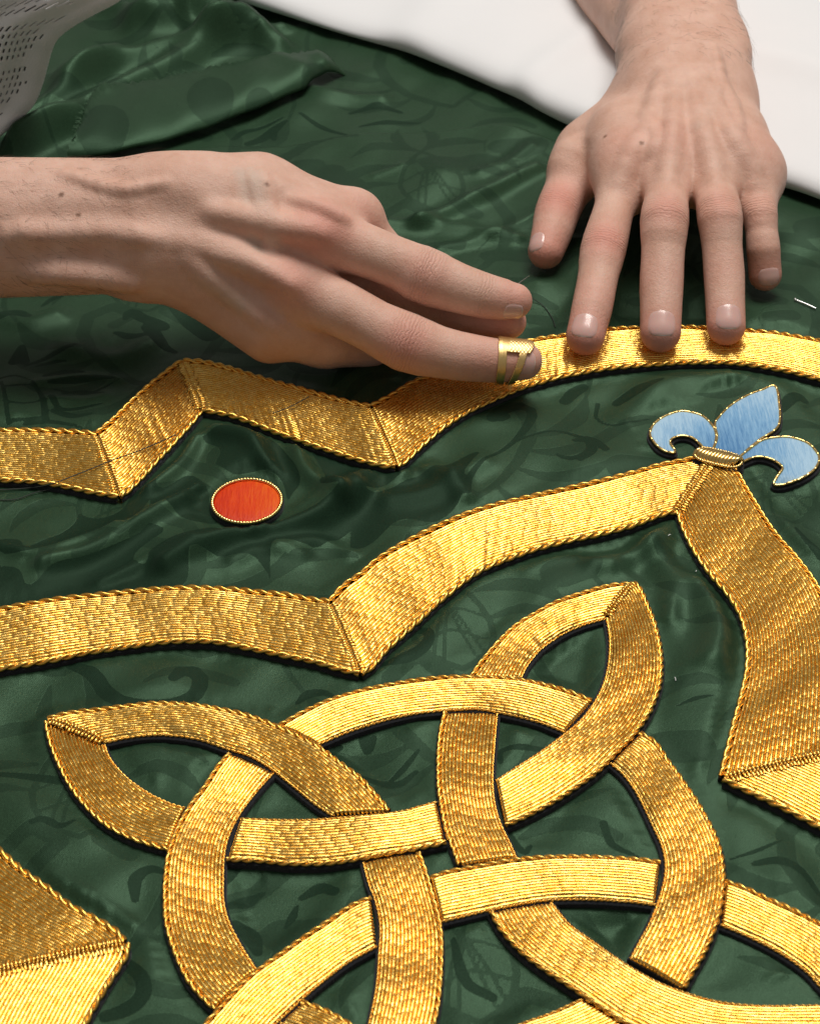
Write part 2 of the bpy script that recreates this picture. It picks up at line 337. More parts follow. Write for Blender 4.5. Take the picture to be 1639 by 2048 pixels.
# ------------------------------------------------------------------ cloth height
def seg_dist(XY, path, w0=None):
    """distance of points to a polyline; if w0 (per-vertex widths) given returns distance minus width"""
    best = np.full(len(XY), 1e9)
    for k in range(len(path) - 1):
        a, b = path[k], path[k + 1]; ab = b - a; L = ab @ ab + 1e-12
        t = np.clip(((XY - a) @ ab) / L, 0, 1); d = np.linalg.norm(XY - (a + t[:, None] * ab), axis=1)
        if w0 is not None: d = d - (w0[k] * (1 - t) + w0[k + 1] * t)
        best = np.minimum(best, d)
    return best
RIDGES = [
    ([(130, 175), (260, 130), (400, 95), (520, 90)], 8.0, 8.0), ([(0, 330), (90, 275), (160, 250)], 7.0, 6.0), ([(230, 30), (330, 60), (450, 30)], 9.0, 8.0), ([(560, 150), (650, 190), (760, 200)], 6.0, 3.0),
    ([(0, 1100), (70, 1115), (150, 1085), (230, 1060)], 3.5, 1.8), ([(470, 1125), (520, 1105), (600, 1110)], 4.0, 1.2), ([(620, 1010), (560, 1030), (500, 1075)], 3.2, 1.4),
    ([(860, 940), (900, 960), (930, 1000)], 5.0, 1.8), ([(780, 1000), (860, 985), (960, 930)], 6.0, 1.6), ([(1230, 1140), (1260, 1180), (1250, 1230)], 5.0, 1.4), ([(1560, 1040), (1600, 1090), (1640, 1110)], 5.0, 1.6),
    # photo path, width mm, height mm
    ([(90, 1135), (200, 1095), (300, 1045), (400, 985)], 4.5, 2.6),
    ([(330, 1135), (450, 1088), (600, 1048), (720, 985)], 5.0, 3.0),
    ([(200, 1165), (300, 1120), (380, 1095)], 3.5, 1.6),
    ([(430, 868), (500, 895), (545, 955)], 4.0, 2.2),
    ([(590, 885), (612, 950), (690, 1005)], 4.0, 2.4),
    ([(390, 880), (360, 930), (300, 985)], 4.0, 2.0),
    ([(650, 1000), (760, 940), (800, 950)], 5.0, 2.2),
    ([(560, 1095), (640, 1080), (700, 1100)], 4.0, 1.4),
    ([(1190, 1130), (1290, 1100), (1350, 1060)], 5.0, 2.0),
    ([(1300, 1090), (1345, 1170), (1325, 1240)], 6.0, 2.2),
    ([(1400, 1170), (1435, 1260), (1425, 1330)], 7.0, 2.4),
    ([(840, 450), (960, 400), (1070, 345)], 5.0, 4.5),
    ([(760, 450), (880, 455), (1030, 480)], 4.5, 3.0),
    ([(880, 500), (990, 470), (1080, 430)], 4.0, 2.2),
    ([(960, 350), (1010, 330), (1060, 300)], 4.0, 2.0),
    ([(1090, 720), (1150, 640), (1180, 560)], 5.0, 2.0),
    ([(40, 300), (190, 215), (330, 150), (470, 75)], 9.0, 9.0),
    ([(0, 265), (120, 205), (230, 120)], 7.0, 7.0),
    ([(270, 60), (420, 45), (560, 100)], 8.0, 7.0),
    ([(360, 20), (420, 90), (560, 60)], 6.0, 5.0),
    ([(0, 1560), (60, 1640), (90, 1700)], 7.0, 1.0),
    ([(100, 1760), (180, 1810), (260, 1855)], 3.5, 1.5),
    ([(760, 1330), (830, 1310), (880, 1260)], 6.0, 1.2),
    ([(1240, 1640), (1280, 1680)], 8.0, 1.0),
    ([(1490, 1640), (1560, 1720), (1600, 1790)], 9.0, 1.2),
    ([(1240, 830), (1340, 770), (1460, 760)], 6.0, 1.3),
    ([(0, 640), (60, 650), (110, 640)], 6.0, 3.0),
    ([(120, 700), (230, 720), (300, 690)], 6.0, 1.8),
    ([(80, 770), (160, 755), (240, 757)], 3.0, 1.0), ([(100, 800), (170, 800), (210, 790)], 3.0, 1.0),
]
RIDGES = [(spline(PL(p)[:, :2], n=14), wd * MM, h * MM * (1.9 if 850 < p[0][1] < 1200 else 1.15)) for p, wd, h in RIDGES]
WAVES = []
for k in range(70):      # puckers pulled in towards the stitched edges
    A_ = BANDS[int(rng.integers(len(BANDS)))][int(rng.integers(2))]; i = int(rng.integers(len(A_) - 1)); f_ = rng.random()
    c0 = np.array(A_[i]) * (1 - f_) + np.array(A_[i + 1]) * f_; th = rng.uniform(0, 6.28); L = rng.uniform(35, 90)
    pth = [tuple(c0 + L * t_ * np.array([math.cos(th + .3 * t_), .62 * math.sin(th + .3 * t_)])) for t_ in (0, .35, .7, 1)]
    RIDGES.append((spline(PL(pth)[:, :2], n=8), rng.uniform(1.6, 3.2) * MM, rng.uniform(.35, .9) * MM))
for k in range(40):      # small creases, mostly running with the pull of the stitching
    c0 = np.array([rng.uniform(-30, 1670), rng.uniform(330, 1500)]); th = rng.normal(-.45, .5); L = rng.uniform(40, 120); bend = rng.normal(0, .25)
    pth = [tuple(c0 + L * (t_ - .5) * np.array([math.cos(th + bend * t_), .62 * math.sin(th + bend * t_)])) for t_ in (0, .35, .7, 1)]
    RIDGES.append((spline(PL(pth)[:, :2], n=10), rng.uniform(2.0, 4.5) * MM, rng.uniform(.3, 1.0) * MM))

for k in range(26):
    lam = 10 ** rng.uniform(math.log10(.018), math.log10(.11)); th = rng.uniform(0, math.pi)
    WAVES.append((math.cos(th) * 2 * math.pi / lam, math.sin(th) * 2 * math.pi / lam, rng.uniform(0, 6.28), .0022 * lam / .11 * rng.uniform(.4, 1)))
# the cloth is sewn flat under the gold work: folds die out towards it
AX0, AY0, AST = -.36, .36, .0015
amask = np.zeros((480, 680), bool)
def stamp(xy):
    i = ((xy[:, 0] - AX0) / AST).astype(int); j = ((xy[:, 1] - AY0) / AST).astype(int)
    k = (i >= 0) & (j >= 0) & (i < 480) & (j < 680); amask[i[k], j[k]] = True
for A_, B_ in BANDS:
    a_, b_ = spline(PL(A_)[:, :2], n=160), spline(PL(B_)[:, :2], n=160)
    stamp((a_[:, None] + (b_ - a_)[:, None] * np.linspace(0, 1, 26)[None, :, None]).reshape(-1, 2))
for cx, cy, r_ in ((494, 1003, .016), (1500, 840, .022), (1350, 860, .012), (1590, 915, .012), (1440, 900, .012)):
    c = P(cx, cy)[:2]; q = rng.normal(0, 1, (900, 2)); q /= np.linalg.norm(q, axis=1)[:, None]; stamp(c + q * r_ * np.sqrt(rng.random((900, 1))))
adist = np.where(amask, 0., 1e3)
for it in range(9):
    for ax in (0, 1):
        for sh_ in (1, -1): adist = np.minimum(adist, np.roll(adist, sh_, ax) + 1)
ATT = np.clip((adist * AST - .0015) / .008, 0, 1); ATT = ATT * ATT * (3 - 2 * ATT)
def att(XY):
    u = np.clip((XY[:, 0] - AX0) / AST, 0, 478); v = np.clip((XY[:, 1] - AY0) / AST, 0, 678); i = u.astype(int); j = v.astype(int); fu = u - i; fv = v - j
    return (ATT[i, j] * (1 - fu) + ATT[i + 1, j] * fu) * (1 - fv) + (ATT[i, j + 1] * (1 - fu) + ATT[i + 1, j + 1] * fu) * fv
STEP = PL([(300, 312), (380, 304), (560, 290), (761, 271), (985, 254), (1080, 275), (1180, 318)])[:, :2]
def H(X, Y):
    X = np.asarray(X, float); sh = X.shape; XY = np.stack([X.ravel(), np.asarray(Y, float).ravel()], 1)
    z = np.zeros(len(XY))
    for kx, ky, ph, a in WAVES: z += a * np.sin(kx * XY[:, 0] + ky * XY[:, 1] + ph)
    at_ = att(XY); z *= .04 + .30 * at_
    for path, wd, h in RIDGES:
        lo = path.min(0) - 3.2 * wd; hi = path.max(0) + 3.2 * wd
        k = np.where((XY > lo).all(1) & (XY < hi).all(1))[0]
        if len(k): z[k] += at_[k] * h * np.exp(-(seg_dist(XY[k], path) / wd) ** 2)
    # a second layer of the cloth lies on top of the first; its edge shows as a low step
    yl = np.interp(XY[:, 0], STEP[:, 0], STEP[:, 1]); q = np.clip((yl - XY[:, 1]) / .0016, 0, 1)
    fade = np.clip((XY[:, 0] - STEP[0, 0]) / .03, 0, 1)
    z += .0022 * (q * q * (3 - 2 * q)) * fade * np.clip(1 - (yl - XY[:, 1]) / .12, 0, 1)
    return z.reshape(sh)

# ------------------------------------------------------------------ damask figure
STROKES = [  # path px, widths px
    ([(140, 1330), (185, 1350), (212, 1385), (245, 1405), (300, 1412), (350, 1410), (388, 1395), (402, 1365), (392, 1345), (368, 1342), (348, 1362)], [9, 12, 13, 13, 11, 12, 14, 13, 13, 15, 9]),
    ([(750, 1334), (800, 1329), (840, 1310), (858, 1285), (850, 1266), (828, 1262), (812, 1276)], [4, 9, 13, 11, 9, 9, 6]),
    ([(595, 1402), (615, 1386), (645, 1384), (668, 1394)], [5, 10, 8, 3]),
    ([(985, 838), (1008, 820), (1038, 812), (1064, 820), (1058, 845), (1040, 870), (1015, 895), (985, 915), (955, 940), (938, 965), (932, 995)], [11, 13, 8, 9, 8, 5, 4, 3, 4, 5, 8]),
    ([(1000, 836), (1012, 834)], [11, 7]),
    ([(1030, 885), (1060, 872), (1110, 862), (1160, 872), (1180, 890), (1170, 912), (1140, 922), (1112, 912)], [2, 3, 3, 4, 6, 6, 6, 3]),
    ([(1130, 795), (1145, 780), (1165, 770)], [10, 12, 10]),
    ([(50, 735), (100, 720), (154, 702)], [3, 6, 4]), ([(75, 737), (110, 730), (137, 727)], [3, 5, 2]),
    ([(90, 757), (130, 748), (168, 745)], [4, 7, 3]), ([(100, 770), (150, 763), (195, 757), (242, 757)], [4, 9, 7, 1]),
    ([(110, 782), (170, 788), (210, 772), (240, 758)], [3, 3, 3, 1]), ([(125, 790), (165, 784), (212, 787)], [3, 6, 2]),
    ([(105, 798), (120, 816), (160, 815), (206, 806)], [6, 4, 4, 2]), ([(108, 822), (150, 832), (182, 828)], [6, 8, 4]),
    ([(50, 850), (100, 845), (140, 850), (178, 862)], [4, 6, 4, 2]), ([(0, 762), (30, 757), (62, 767)], [3, 3, 2]),
    ([(12, 782), (60, 777), (78, 787)], [3, 3, 2]), ([(10, 811), (50, 813), (82, 806)], [3, 3, 2]),
    ([(20, 847), (60, 843), (97, 838)], [3, 3, 2]), ([(4, 770), (12, 800), (18, 850)], [3, 4, 4]),
    ([(66, 770), (86, 800), (92, 842)], [3, 5, 6]), ([(28, 725), (44, 688), (50, 725)], [9, 4, 9]),
    ([(0, 640), (30, 632), (60, 645)], [12, 16, 6]), ([(85, 615), (105, 600), (120, 595)], [3, 6, 6]),
    ([(252, 640), (262, 622), (285, 640), (322, 652)], [6, 11, 12, 14]), ([(232, 672), (262, 680), (292, 676)], [5, 9, 6]),
    ([(300, 660), (325, 690), (352, 702)], [14, 12, 4]), ([(340, 612), (380, 640), (420, 665)], [6, 14, 20]),
    
    ([(0, 1549), (60, 1553), (125, 1562)], [7, 9, 8]), ([(65, 1655), (90, 1648), (122, 1660), (152, 1645)], [5, 8, 7, 3]),
    ([(270, 1800), (272, 1760), (300, 1738), (330, 1745)], [6, 11, 9, 5]), ([(455, 1812), (492, 1797), (526, 1778)], [7, 13, 4]),
    ([(450, 1760), (470, 1740), (480, 1735)], [9, 8, 4]), ([(470, 1850), (500, 1868), (515, 1905)], [12, 17, 8]),
    ([(568, 1848), (582, 1828), (592, 1806)], [3, 8, 4]), ([(600, 1790), (640, 1772), (668, 1782)], [5, 11, 9]),
    ([(256, 1930), (282, 1958), (287, 1990), (262, 2015), (212, 2032)], [11, 12, 14, 14, 12]),
    ([(725, 1470), (735, 1496), (746, 1474)], [9, 7, 6]), ([(770, 1568), (808, 1532), (838, 1500)], [4, 6, 3]),
    ([(720, 1552), (790, 1566), (832, 1540)], [6, 9, 4]), ([(680, 1490), (665, 1500), (660, 1512)], [5, 6, 4]),
    ([(1352, 1416), (1390, 1404), (1428, 1397)], [2, 5, 2]), ([(1205, 1652), (1225, 1690), (1275, 1714)], [7, 6, 3]),
    ([(1455, 1722), (1515, 1702), (1565, 1678)], [2, 4, 2]), ([(1508, 1730), (1556, 1725), (1602, 1745), (1638, 1790)], [6, 10, 7, 5]),
    ([(1235, 800), (1275, 783), (1322, 770)], [10, 14, 4]), ([(1195, 800), (1193, 830), (1230, 848), (1300, 838)], [4, 3, 3, 2]),
    ([(1150, 880), (1175, 880), (1182, 905), (1160, 925)], [6, 9, 9, 5]), ([(1560, 820), (1590, 790), (1610, 800)], [8, 12, 6]),
    ([(1590, 1060), (1612, 1090), (1640, 1120)], [4, 7, 7]), ([(1210, 900), (1190, 880), (1170, 870)], [7, 7, 3]),
    ([(468, 280), (490, 262), (530, 250), (566, 238)], [5, 6, 4, 2]), ([(495, 287), (520, 276), (550, 256), (572, 244)], [6, 9, 10, 4]),
    ([(545, 262), (548, 275)], [8, 4]), ([(600, 232), (640, 252), (692, 272)], [3, 5, 3]),
    ([(700, 226), (750, 214), (800, 222)], [4, 9, 5]), ([(720, 256), (780, 246), (840, 240)], [3, 7, 3]), 
    ([(960, 1600), (1040, 1700), (1060, 1690)], [1, 9, 4]), ([(1150, 1500), (1010, 1500), (1000, 1525)], [1, 6, 5]),
    ([(905, 1880), (930, 1960), (985, 1990)], [5, 10, 8]), ([(1060, 1860), (1120, 1890)], [4, 6]),
]
POLYS = [
    [(0, 1135), (40, 1146), (58, 1176), (110, 1140), (190, 1110), (280, 1075), (300, 1060), (330, 1070), (270, 1105), (275, 1131), (295, 1132), (310, 1100), (390, 1070), (500, 1045), (600, 1035), (690, 1000), (730, 990), (760, 1000), (650, 1085), (610, 1092), (555, 1090), (540, 1120), (542, 1165), (530, 1140), (505, 1118), (450, 1123), (385, 1120), (360, 1174), (200, 1190), (60, 1206), (0, 1218)],
    [(0, 1078), (40, 1083), (52, 1106), (75, 1090), (140, 1050), (155, 1025), (145, 1008), (168, 1028), (205, 1033), (245, 1020), (265, 990), (300, 985), (285, 1030), (230, 1060), (150, 1085), (60, 1118), (0, 1112)],
    [(430, 932), (440, 902), (405, 880), (470, 868), (520, 880), (560, 900), (600, 960), (585, 985), (575, 1000), (562, 962), (520, 945), (470, 950)],
    [(312, 965), (322, 985), (380, 950), (415, 980), (420, 1010), (440, 1045), (380, 1048), (330, 1022), (305, 1020), (300, 990)],
    [(620, 905), (650, 955), (640, 985), (690, 1002), (790, 962), (800, 950), (740, 930)],
    [(820, 960), (900, 925), (960, 905), (930, 950), (925, 1000), (870, 1045), (800, 1040), (740, 1080), (700, 1085), (720, 1010)],
]
FAINT = []
for cx, cy, rx in ((907, 338, 78), (1019, 299, 52), (888, 494, 50), (1009, 509, 58), (614, 333, 40), (690, 372, 45), (350, 95, 60), (500, 70, 50), (1080, 640, 40), (1290, 600, 40), (1560, 640, 45), (760, 700, 50), (480, 640, 45), (1290, 1330, 45), (1550, 890, 30)):
    a_ = np.linspace(rng.uniform(0, 3), rng.uniform(4.2, 6.2), 12)
    FAINT.append(([(cx + rx * math.cos(q), cy + .55 * rx * math.sin(q)) for q in a_], [1.2] * 6))
    FAINT.append(([(cx - rx * .5, cy), (cx + rx * .5, cy - 3)], [rx * .30, rx * .32]))
# woven repeat of the damask (mm): pine cone, acanthus sprays and scrolls, mirrored, set half-drop
UNIT = [([(0, -60), (15, -47), (28, -27), (30, -6), (20, 8), (8, 4), (8, -7), (16, -9)], [1.4, 2, 2.6, 3.2, 3.2, 2.8, 3, 3.4]),
        ([(28, -25), (40, -23), (52, -13), (59, 1)], [.6, 3.6, 4.6, .2]), ([(25, -34), (39, -38), (53, -34), (63, -23)], [.6, 3.4, 4.2, .2]), ([(18, -44), (31, -52), (45, -54), (59, -47)], [.6, 3, 3.6, .2]),
        ([(8, -54), (14, -64), (26, -70), (40, -68)], [.6, 2.6, 3, .2]), ([(0, 0), (12, 9), (15, 24), (9, 40), (0, 50)], [1.2] * 5),
        ([(-14, 14), (0, 20), (14, 14)], [.7] * 3), ([(-15, 26), (0, 32), (15, 26)], [.7] * 3), ([(-10, 38), (0, 43), (10, 38)], [.7] * 3), ([(-6, 6), (0, 32), (6, 46)], [.7] * 3), ([(10, 6), (4, 26), (-6, 46)], [.7] * 3),
        ([(0, 50), (10, 59), (22, 61), (35, 54)], [.6, 3.4, 3.4, .2]), ([(3, 53), (9, 66), (6, 82)], [.6, 3.4, .2]), ([(12, 40), (26, 43), (38, 37), (47, 26)], [.6, 3.4, 3.6, .2]), ([(15, 26), (28, 29), (38, 22), (43, 12)], [.6, 2.8, 3, .2]),
        ([(46, 44), (56, 47)], [7.5, 7.5]), ([(60, 66), (50, 74), (38, 76), (28, 72)], [2, 3.4, 3, 1]), ([(59, 1), (64, 16), (62, 32), (56, 46)], [1, 1.3, 1.3, 1])]
REPEAT = []
for ti in range(-3, 4):
    for tj in range(-1, 7):
        ox, oy = ti * 132.0, 430 + tj * 158.0 + (79 if ti % 2 else 0)
        for mir in (1, -1):
            for pts, wd in UNIT:
                q = np.array([(mir * x, y) for x, y in pts]); c_, s2 = math.cos(.16), math.sin(.16)
                q = np.stack([q[:, 0] * c_ - q[:, 1] * s2 + ox + 18, q[:, 0] * s2 + q[:, 1] * c_ + oy], 1) * MM
                if abs(q[:, 0]).min() < .29: REPEAT.append((q, np.array(wd) * MM))
def figure_sdf(XY, strokes=None, polys=True):
    d = np.full(len(XY), 6.0)
    def put(path, wd):
        p = spline(PL(path)[:, :2], n=18); c = PL(path).mean(0)
        wm = np.interp(np.linspace(0, 1, 18), np.linspace(0, 1, len(wd)), wd) * ((c - CAM) @ FW) / FPX * 1.25
        lo = p.min(0) - .009 - wm.max(); hi = p.max(0) + .009 + wm.max()
        k = np.where((XY > lo).all(1) & (XY < hi).all(1))[0]
        if len(k): d[k] = np.minimum(d[k], seg_dist(XY[k], p, wm) / MM)
    if not polys:
        for q0, w0 in REPEAT:
            p = spline(q0, n=9); wm = np.interp(np.linspace(0, 1, 9), np.linspace(0, 1, len(w0)), w0)
            lo = p.min(0) - .004 - wm.max(); hi = p.max(0) + .004 + wm.max()
            k = np.where((XY[:, 0] > lo[0]) & (XY[:, 0] < hi[0]) & (XY[:, 1] > lo[1]) & (XY[:, 1] < hi[1]))[0]
            if len(k): d[k] = np.minimum(d[k], seg_dist(XY[k], p, wm) / MM)
    for p, wd in (STROKES if strokes is None else strokes): put(p, wd)
    for poly in (POLYS if polys else []):
        q = spline(PL(poly + [poly[0]])[:, :2], n=5 * len(poly))
        lo = q.min(0) - .007; hi = q.max(0) + .007
        k = np.where((XY > lo).all(1) & (XY < hi).all(1))[0]
        if not len(k): continue
        X = XY[k]; inside = np.zeros(len(X), bool)
        a = q[:-1]; b = q[1:]
        for i in range(len(a)):
            c = ((a[i, 1] > X[:, 1]) != (b[i, 1] > X[:, 1])) & (X[:, 0] < (b[i, 0] - a[i, 0]) * (X[:, 1] - a[i, 1]) / (b[i, 1] - a[i, 1] + 1e-12) + a[i, 0])
            inside ^= c
        dist = seg_dist(X, q) / MM; dist[inside] *= -1
        d[k] = np.minimum(d[k], dist)
    return d
GX, GY = np.arange(-.285, .2851, .0012), np.arange(.395, 1.32, .0012)
gx, gy = np.meshgrid(GX, GY, indexing='ij')
gz = H(gx, gy)
XYc = np.stack([gx.ravel(), gy.ravel()], 1)
cloth = thing('damask_cloth', 'dark green satin damask cloth with woven leaves and soft folds under the embroidery', 'cloth')
mesh_np('cloth_sheet', np.stack([gx, gy, gz], -1), grid_faces(len(GX), len(GY)), M_CLOTH, cloth, attrs={'damask': figure_sdf(XYc), 'damask_faint': figure_sdf(XYc, FAINT, False)})

# folded-over raw edge of the cloth, upper left
back = PL([(158, 275), (178, 225), (212, 192), (300, 174), (400, 152), (500, 131), (620, 112), (690, 124), (716, 134)], 7.0)
front = PL([(140, 332), (190, 324), (300, 302), (400, 272), (480, 240), (560, 210), (630, 180), (690, 152), (722, 140)], 2.0)
n = 120
B_, F_ = spline(back, n=n), spline(front, n=n)
F_ = B_ + (F_ - B_) * (np.clip((1 - np.linspace(0, 1, n)) / .22, 0, 1) ** .6)[:, None]
prof = []
for s, up in [(-.04, -3), (0, 0), (.1, 2.2), (.22, 4.2), (.36, 5.6), (.5, 6.6), (.64, 7.2), (.76, 7.2), (.86, 6.4), (.94, 4.8), (1.0, 2.6), (1.02, .2), (.99, -1.8), (.90, -3.2), (.7, -3.5)]:
    prof.append((s, up))
V = np.zeros((n, len(prof), 3)); tt = np.linspace(0, 1, n)
taper = np.clip((1 - tt) / .18, .15, 1) ** .5
fr = rng.normal(0, .0006, n)
for k, (s, up) in enumerate(prof):
    V[:, k] = B_ + (F_ - B_) * s; V[:, k, 2] += up * MM * .62 * taper
    if k < 2: V[:, k, 1] += fr; V[:, k, 2] += fr * .5
    V[:, k, 2] += .0005 * np.sin(tt * 13 + s * 3.2) * math.sin(math.pi * min(max(s, 0), 1)) + .00025 * np.sin(tt * 37 + s * 7)
    V[:, k, 2] = np.maximum(V[:, k, 2], .0006) + .0035
jag = rng.normal(0, .0011, len(prof)); V[0, :, 0] += jag; V[1, :, 0] += jag * .4
endz = np.clip((1 - tt) / .14, 0, 1); endz = endz * endz * (3 - 2 * endz)
V[:, :, 2] = V[:, :, 2] * endz[:, None] - .0045 * (1 - endz[:, None])
V[:, :, 2] += H(V[:, :, 0], V[:, :, 1]) * (1 - .5 * endz[:, None])
fd = figure_sdf(V[:, :, :2].reshape(-1, 2)) * 0 + 6
for c0, r0 in (((205, 245), 13), ((420, 185), 12), ((640, 145), 10), ((520, 190), 8)):
    c = P(*c0, 14.0); fd = np.minimum(fd, np.linalg.norm((V.reshape(-1, 3) - c) * (1, .6, .3), axis=1) / MM - r0)
mesh_np('folded_edge', V, grid_faces(n, len(prof)), M_CLOTH, cloth, attrs={'damask': fd * 0 + 6, 'damask_faint': fd})
for k in range(46):     # frayed ends of the weave on the raw edge
    t = int(rng.integers(0, 14)) if k < 30 else int(rng.integers(14, 60))
    p0 = V[t, 1]; 
    if k == 0: fr_v, fr_f = [], []
    dirv = np.array([-rng.uniform(.3, 1), rng.uniform(-.2, .7), rng.uniform(.0, .5)]); dirv /= np.linalg.norm(dirv)
    L = rng.uniform(.0015, .004); s = np.linspace(0, 1, 4)[:, None]
    q = (B_[0] if False else p0) + dirv * L * s + np.array([0, 0, -.0008]) * s ** 2
    tv, tf = tube(q, .00012, 4, False); fr_f.append(tf + sum(len(x) for x in fr_v)); fr_v.append(tv)
M_FRAY = plain('frayed_weave', (.07, .15, .08), .8)
tag(mesh_np('frayed_threads', np.vstack(fr_v), np.vstack(fr_f), M_FRAY, cloth), kind='stuff')

# white folded sheet lying over the far side
edge = PL([(180, -110), (300, -50), (420, -3), (640, 66), (830, 126), (1000, 196), (1160, 276), (1400, 345), (1560, 388), (1639, 414), (1760, 462), (1900, 520)], 0.5)[:, :2]
e = spline(edge, n=150); t = np.gradient(e, axis=0); t /= np.linalg.norm(t, axis=1)[:, None]
nr = np.stack([-t[:, 1], t[:, 0]], 1)
prof = [(30, .6), (8, .6), (2, .7), (0, 1.6), (-.9, 3.4), (-.9, 5.2), (.2, 7.2), (2.5, 9.2), (6, 10.4), (11, 11)] + [(q_, 11.0) for q_ in range(16, 340, 6)]
V = np.zeros((len(e), len(prof), 3))
for k, (o_, z_) in enumerate(prof):
    f_ = min(1, max(0, o_ / 40)); nk = nr * (1 - f_) + nr.mean(0) * f_
    V[:, k, :2] = e + nk * o_ * MM; V[:, k, 2] = z_ * MM
u_, v_ = V[:, :, 0] * .80 - V[:, :, 1] * .60, V[:, :, 0] * .60 + V[:, :, 1] * .80
folds_ = .0035 * np.exp(-((v_ - .93) / .012) ** 2) + .0030 * np.exp(-((u_ + .55) / .010) ** 2) + .003 * np.exp(-((u_ + .64 + .2 * (v_ - .9)) / .016) ** 2)
und = folds_ + .0020 * np.sin(V[:, :, 0] * 42 + V[:, :, 1] * 23) + .0008 * np.sin(V[:, :, 0] * -25 + V[:, :, 1] * 61 + 1)
V[:, :, 2] += und * np.clip(V[:, :, 2] / .008, 0, 1) + .003
sheet = mesh_np('white_sheet', V, grid_faces(len(e), len(prof)), M_SHEET)
tag(sheet, 'thick folded white cotton sheet lying over the far edge of the green cloth', 'sheet')

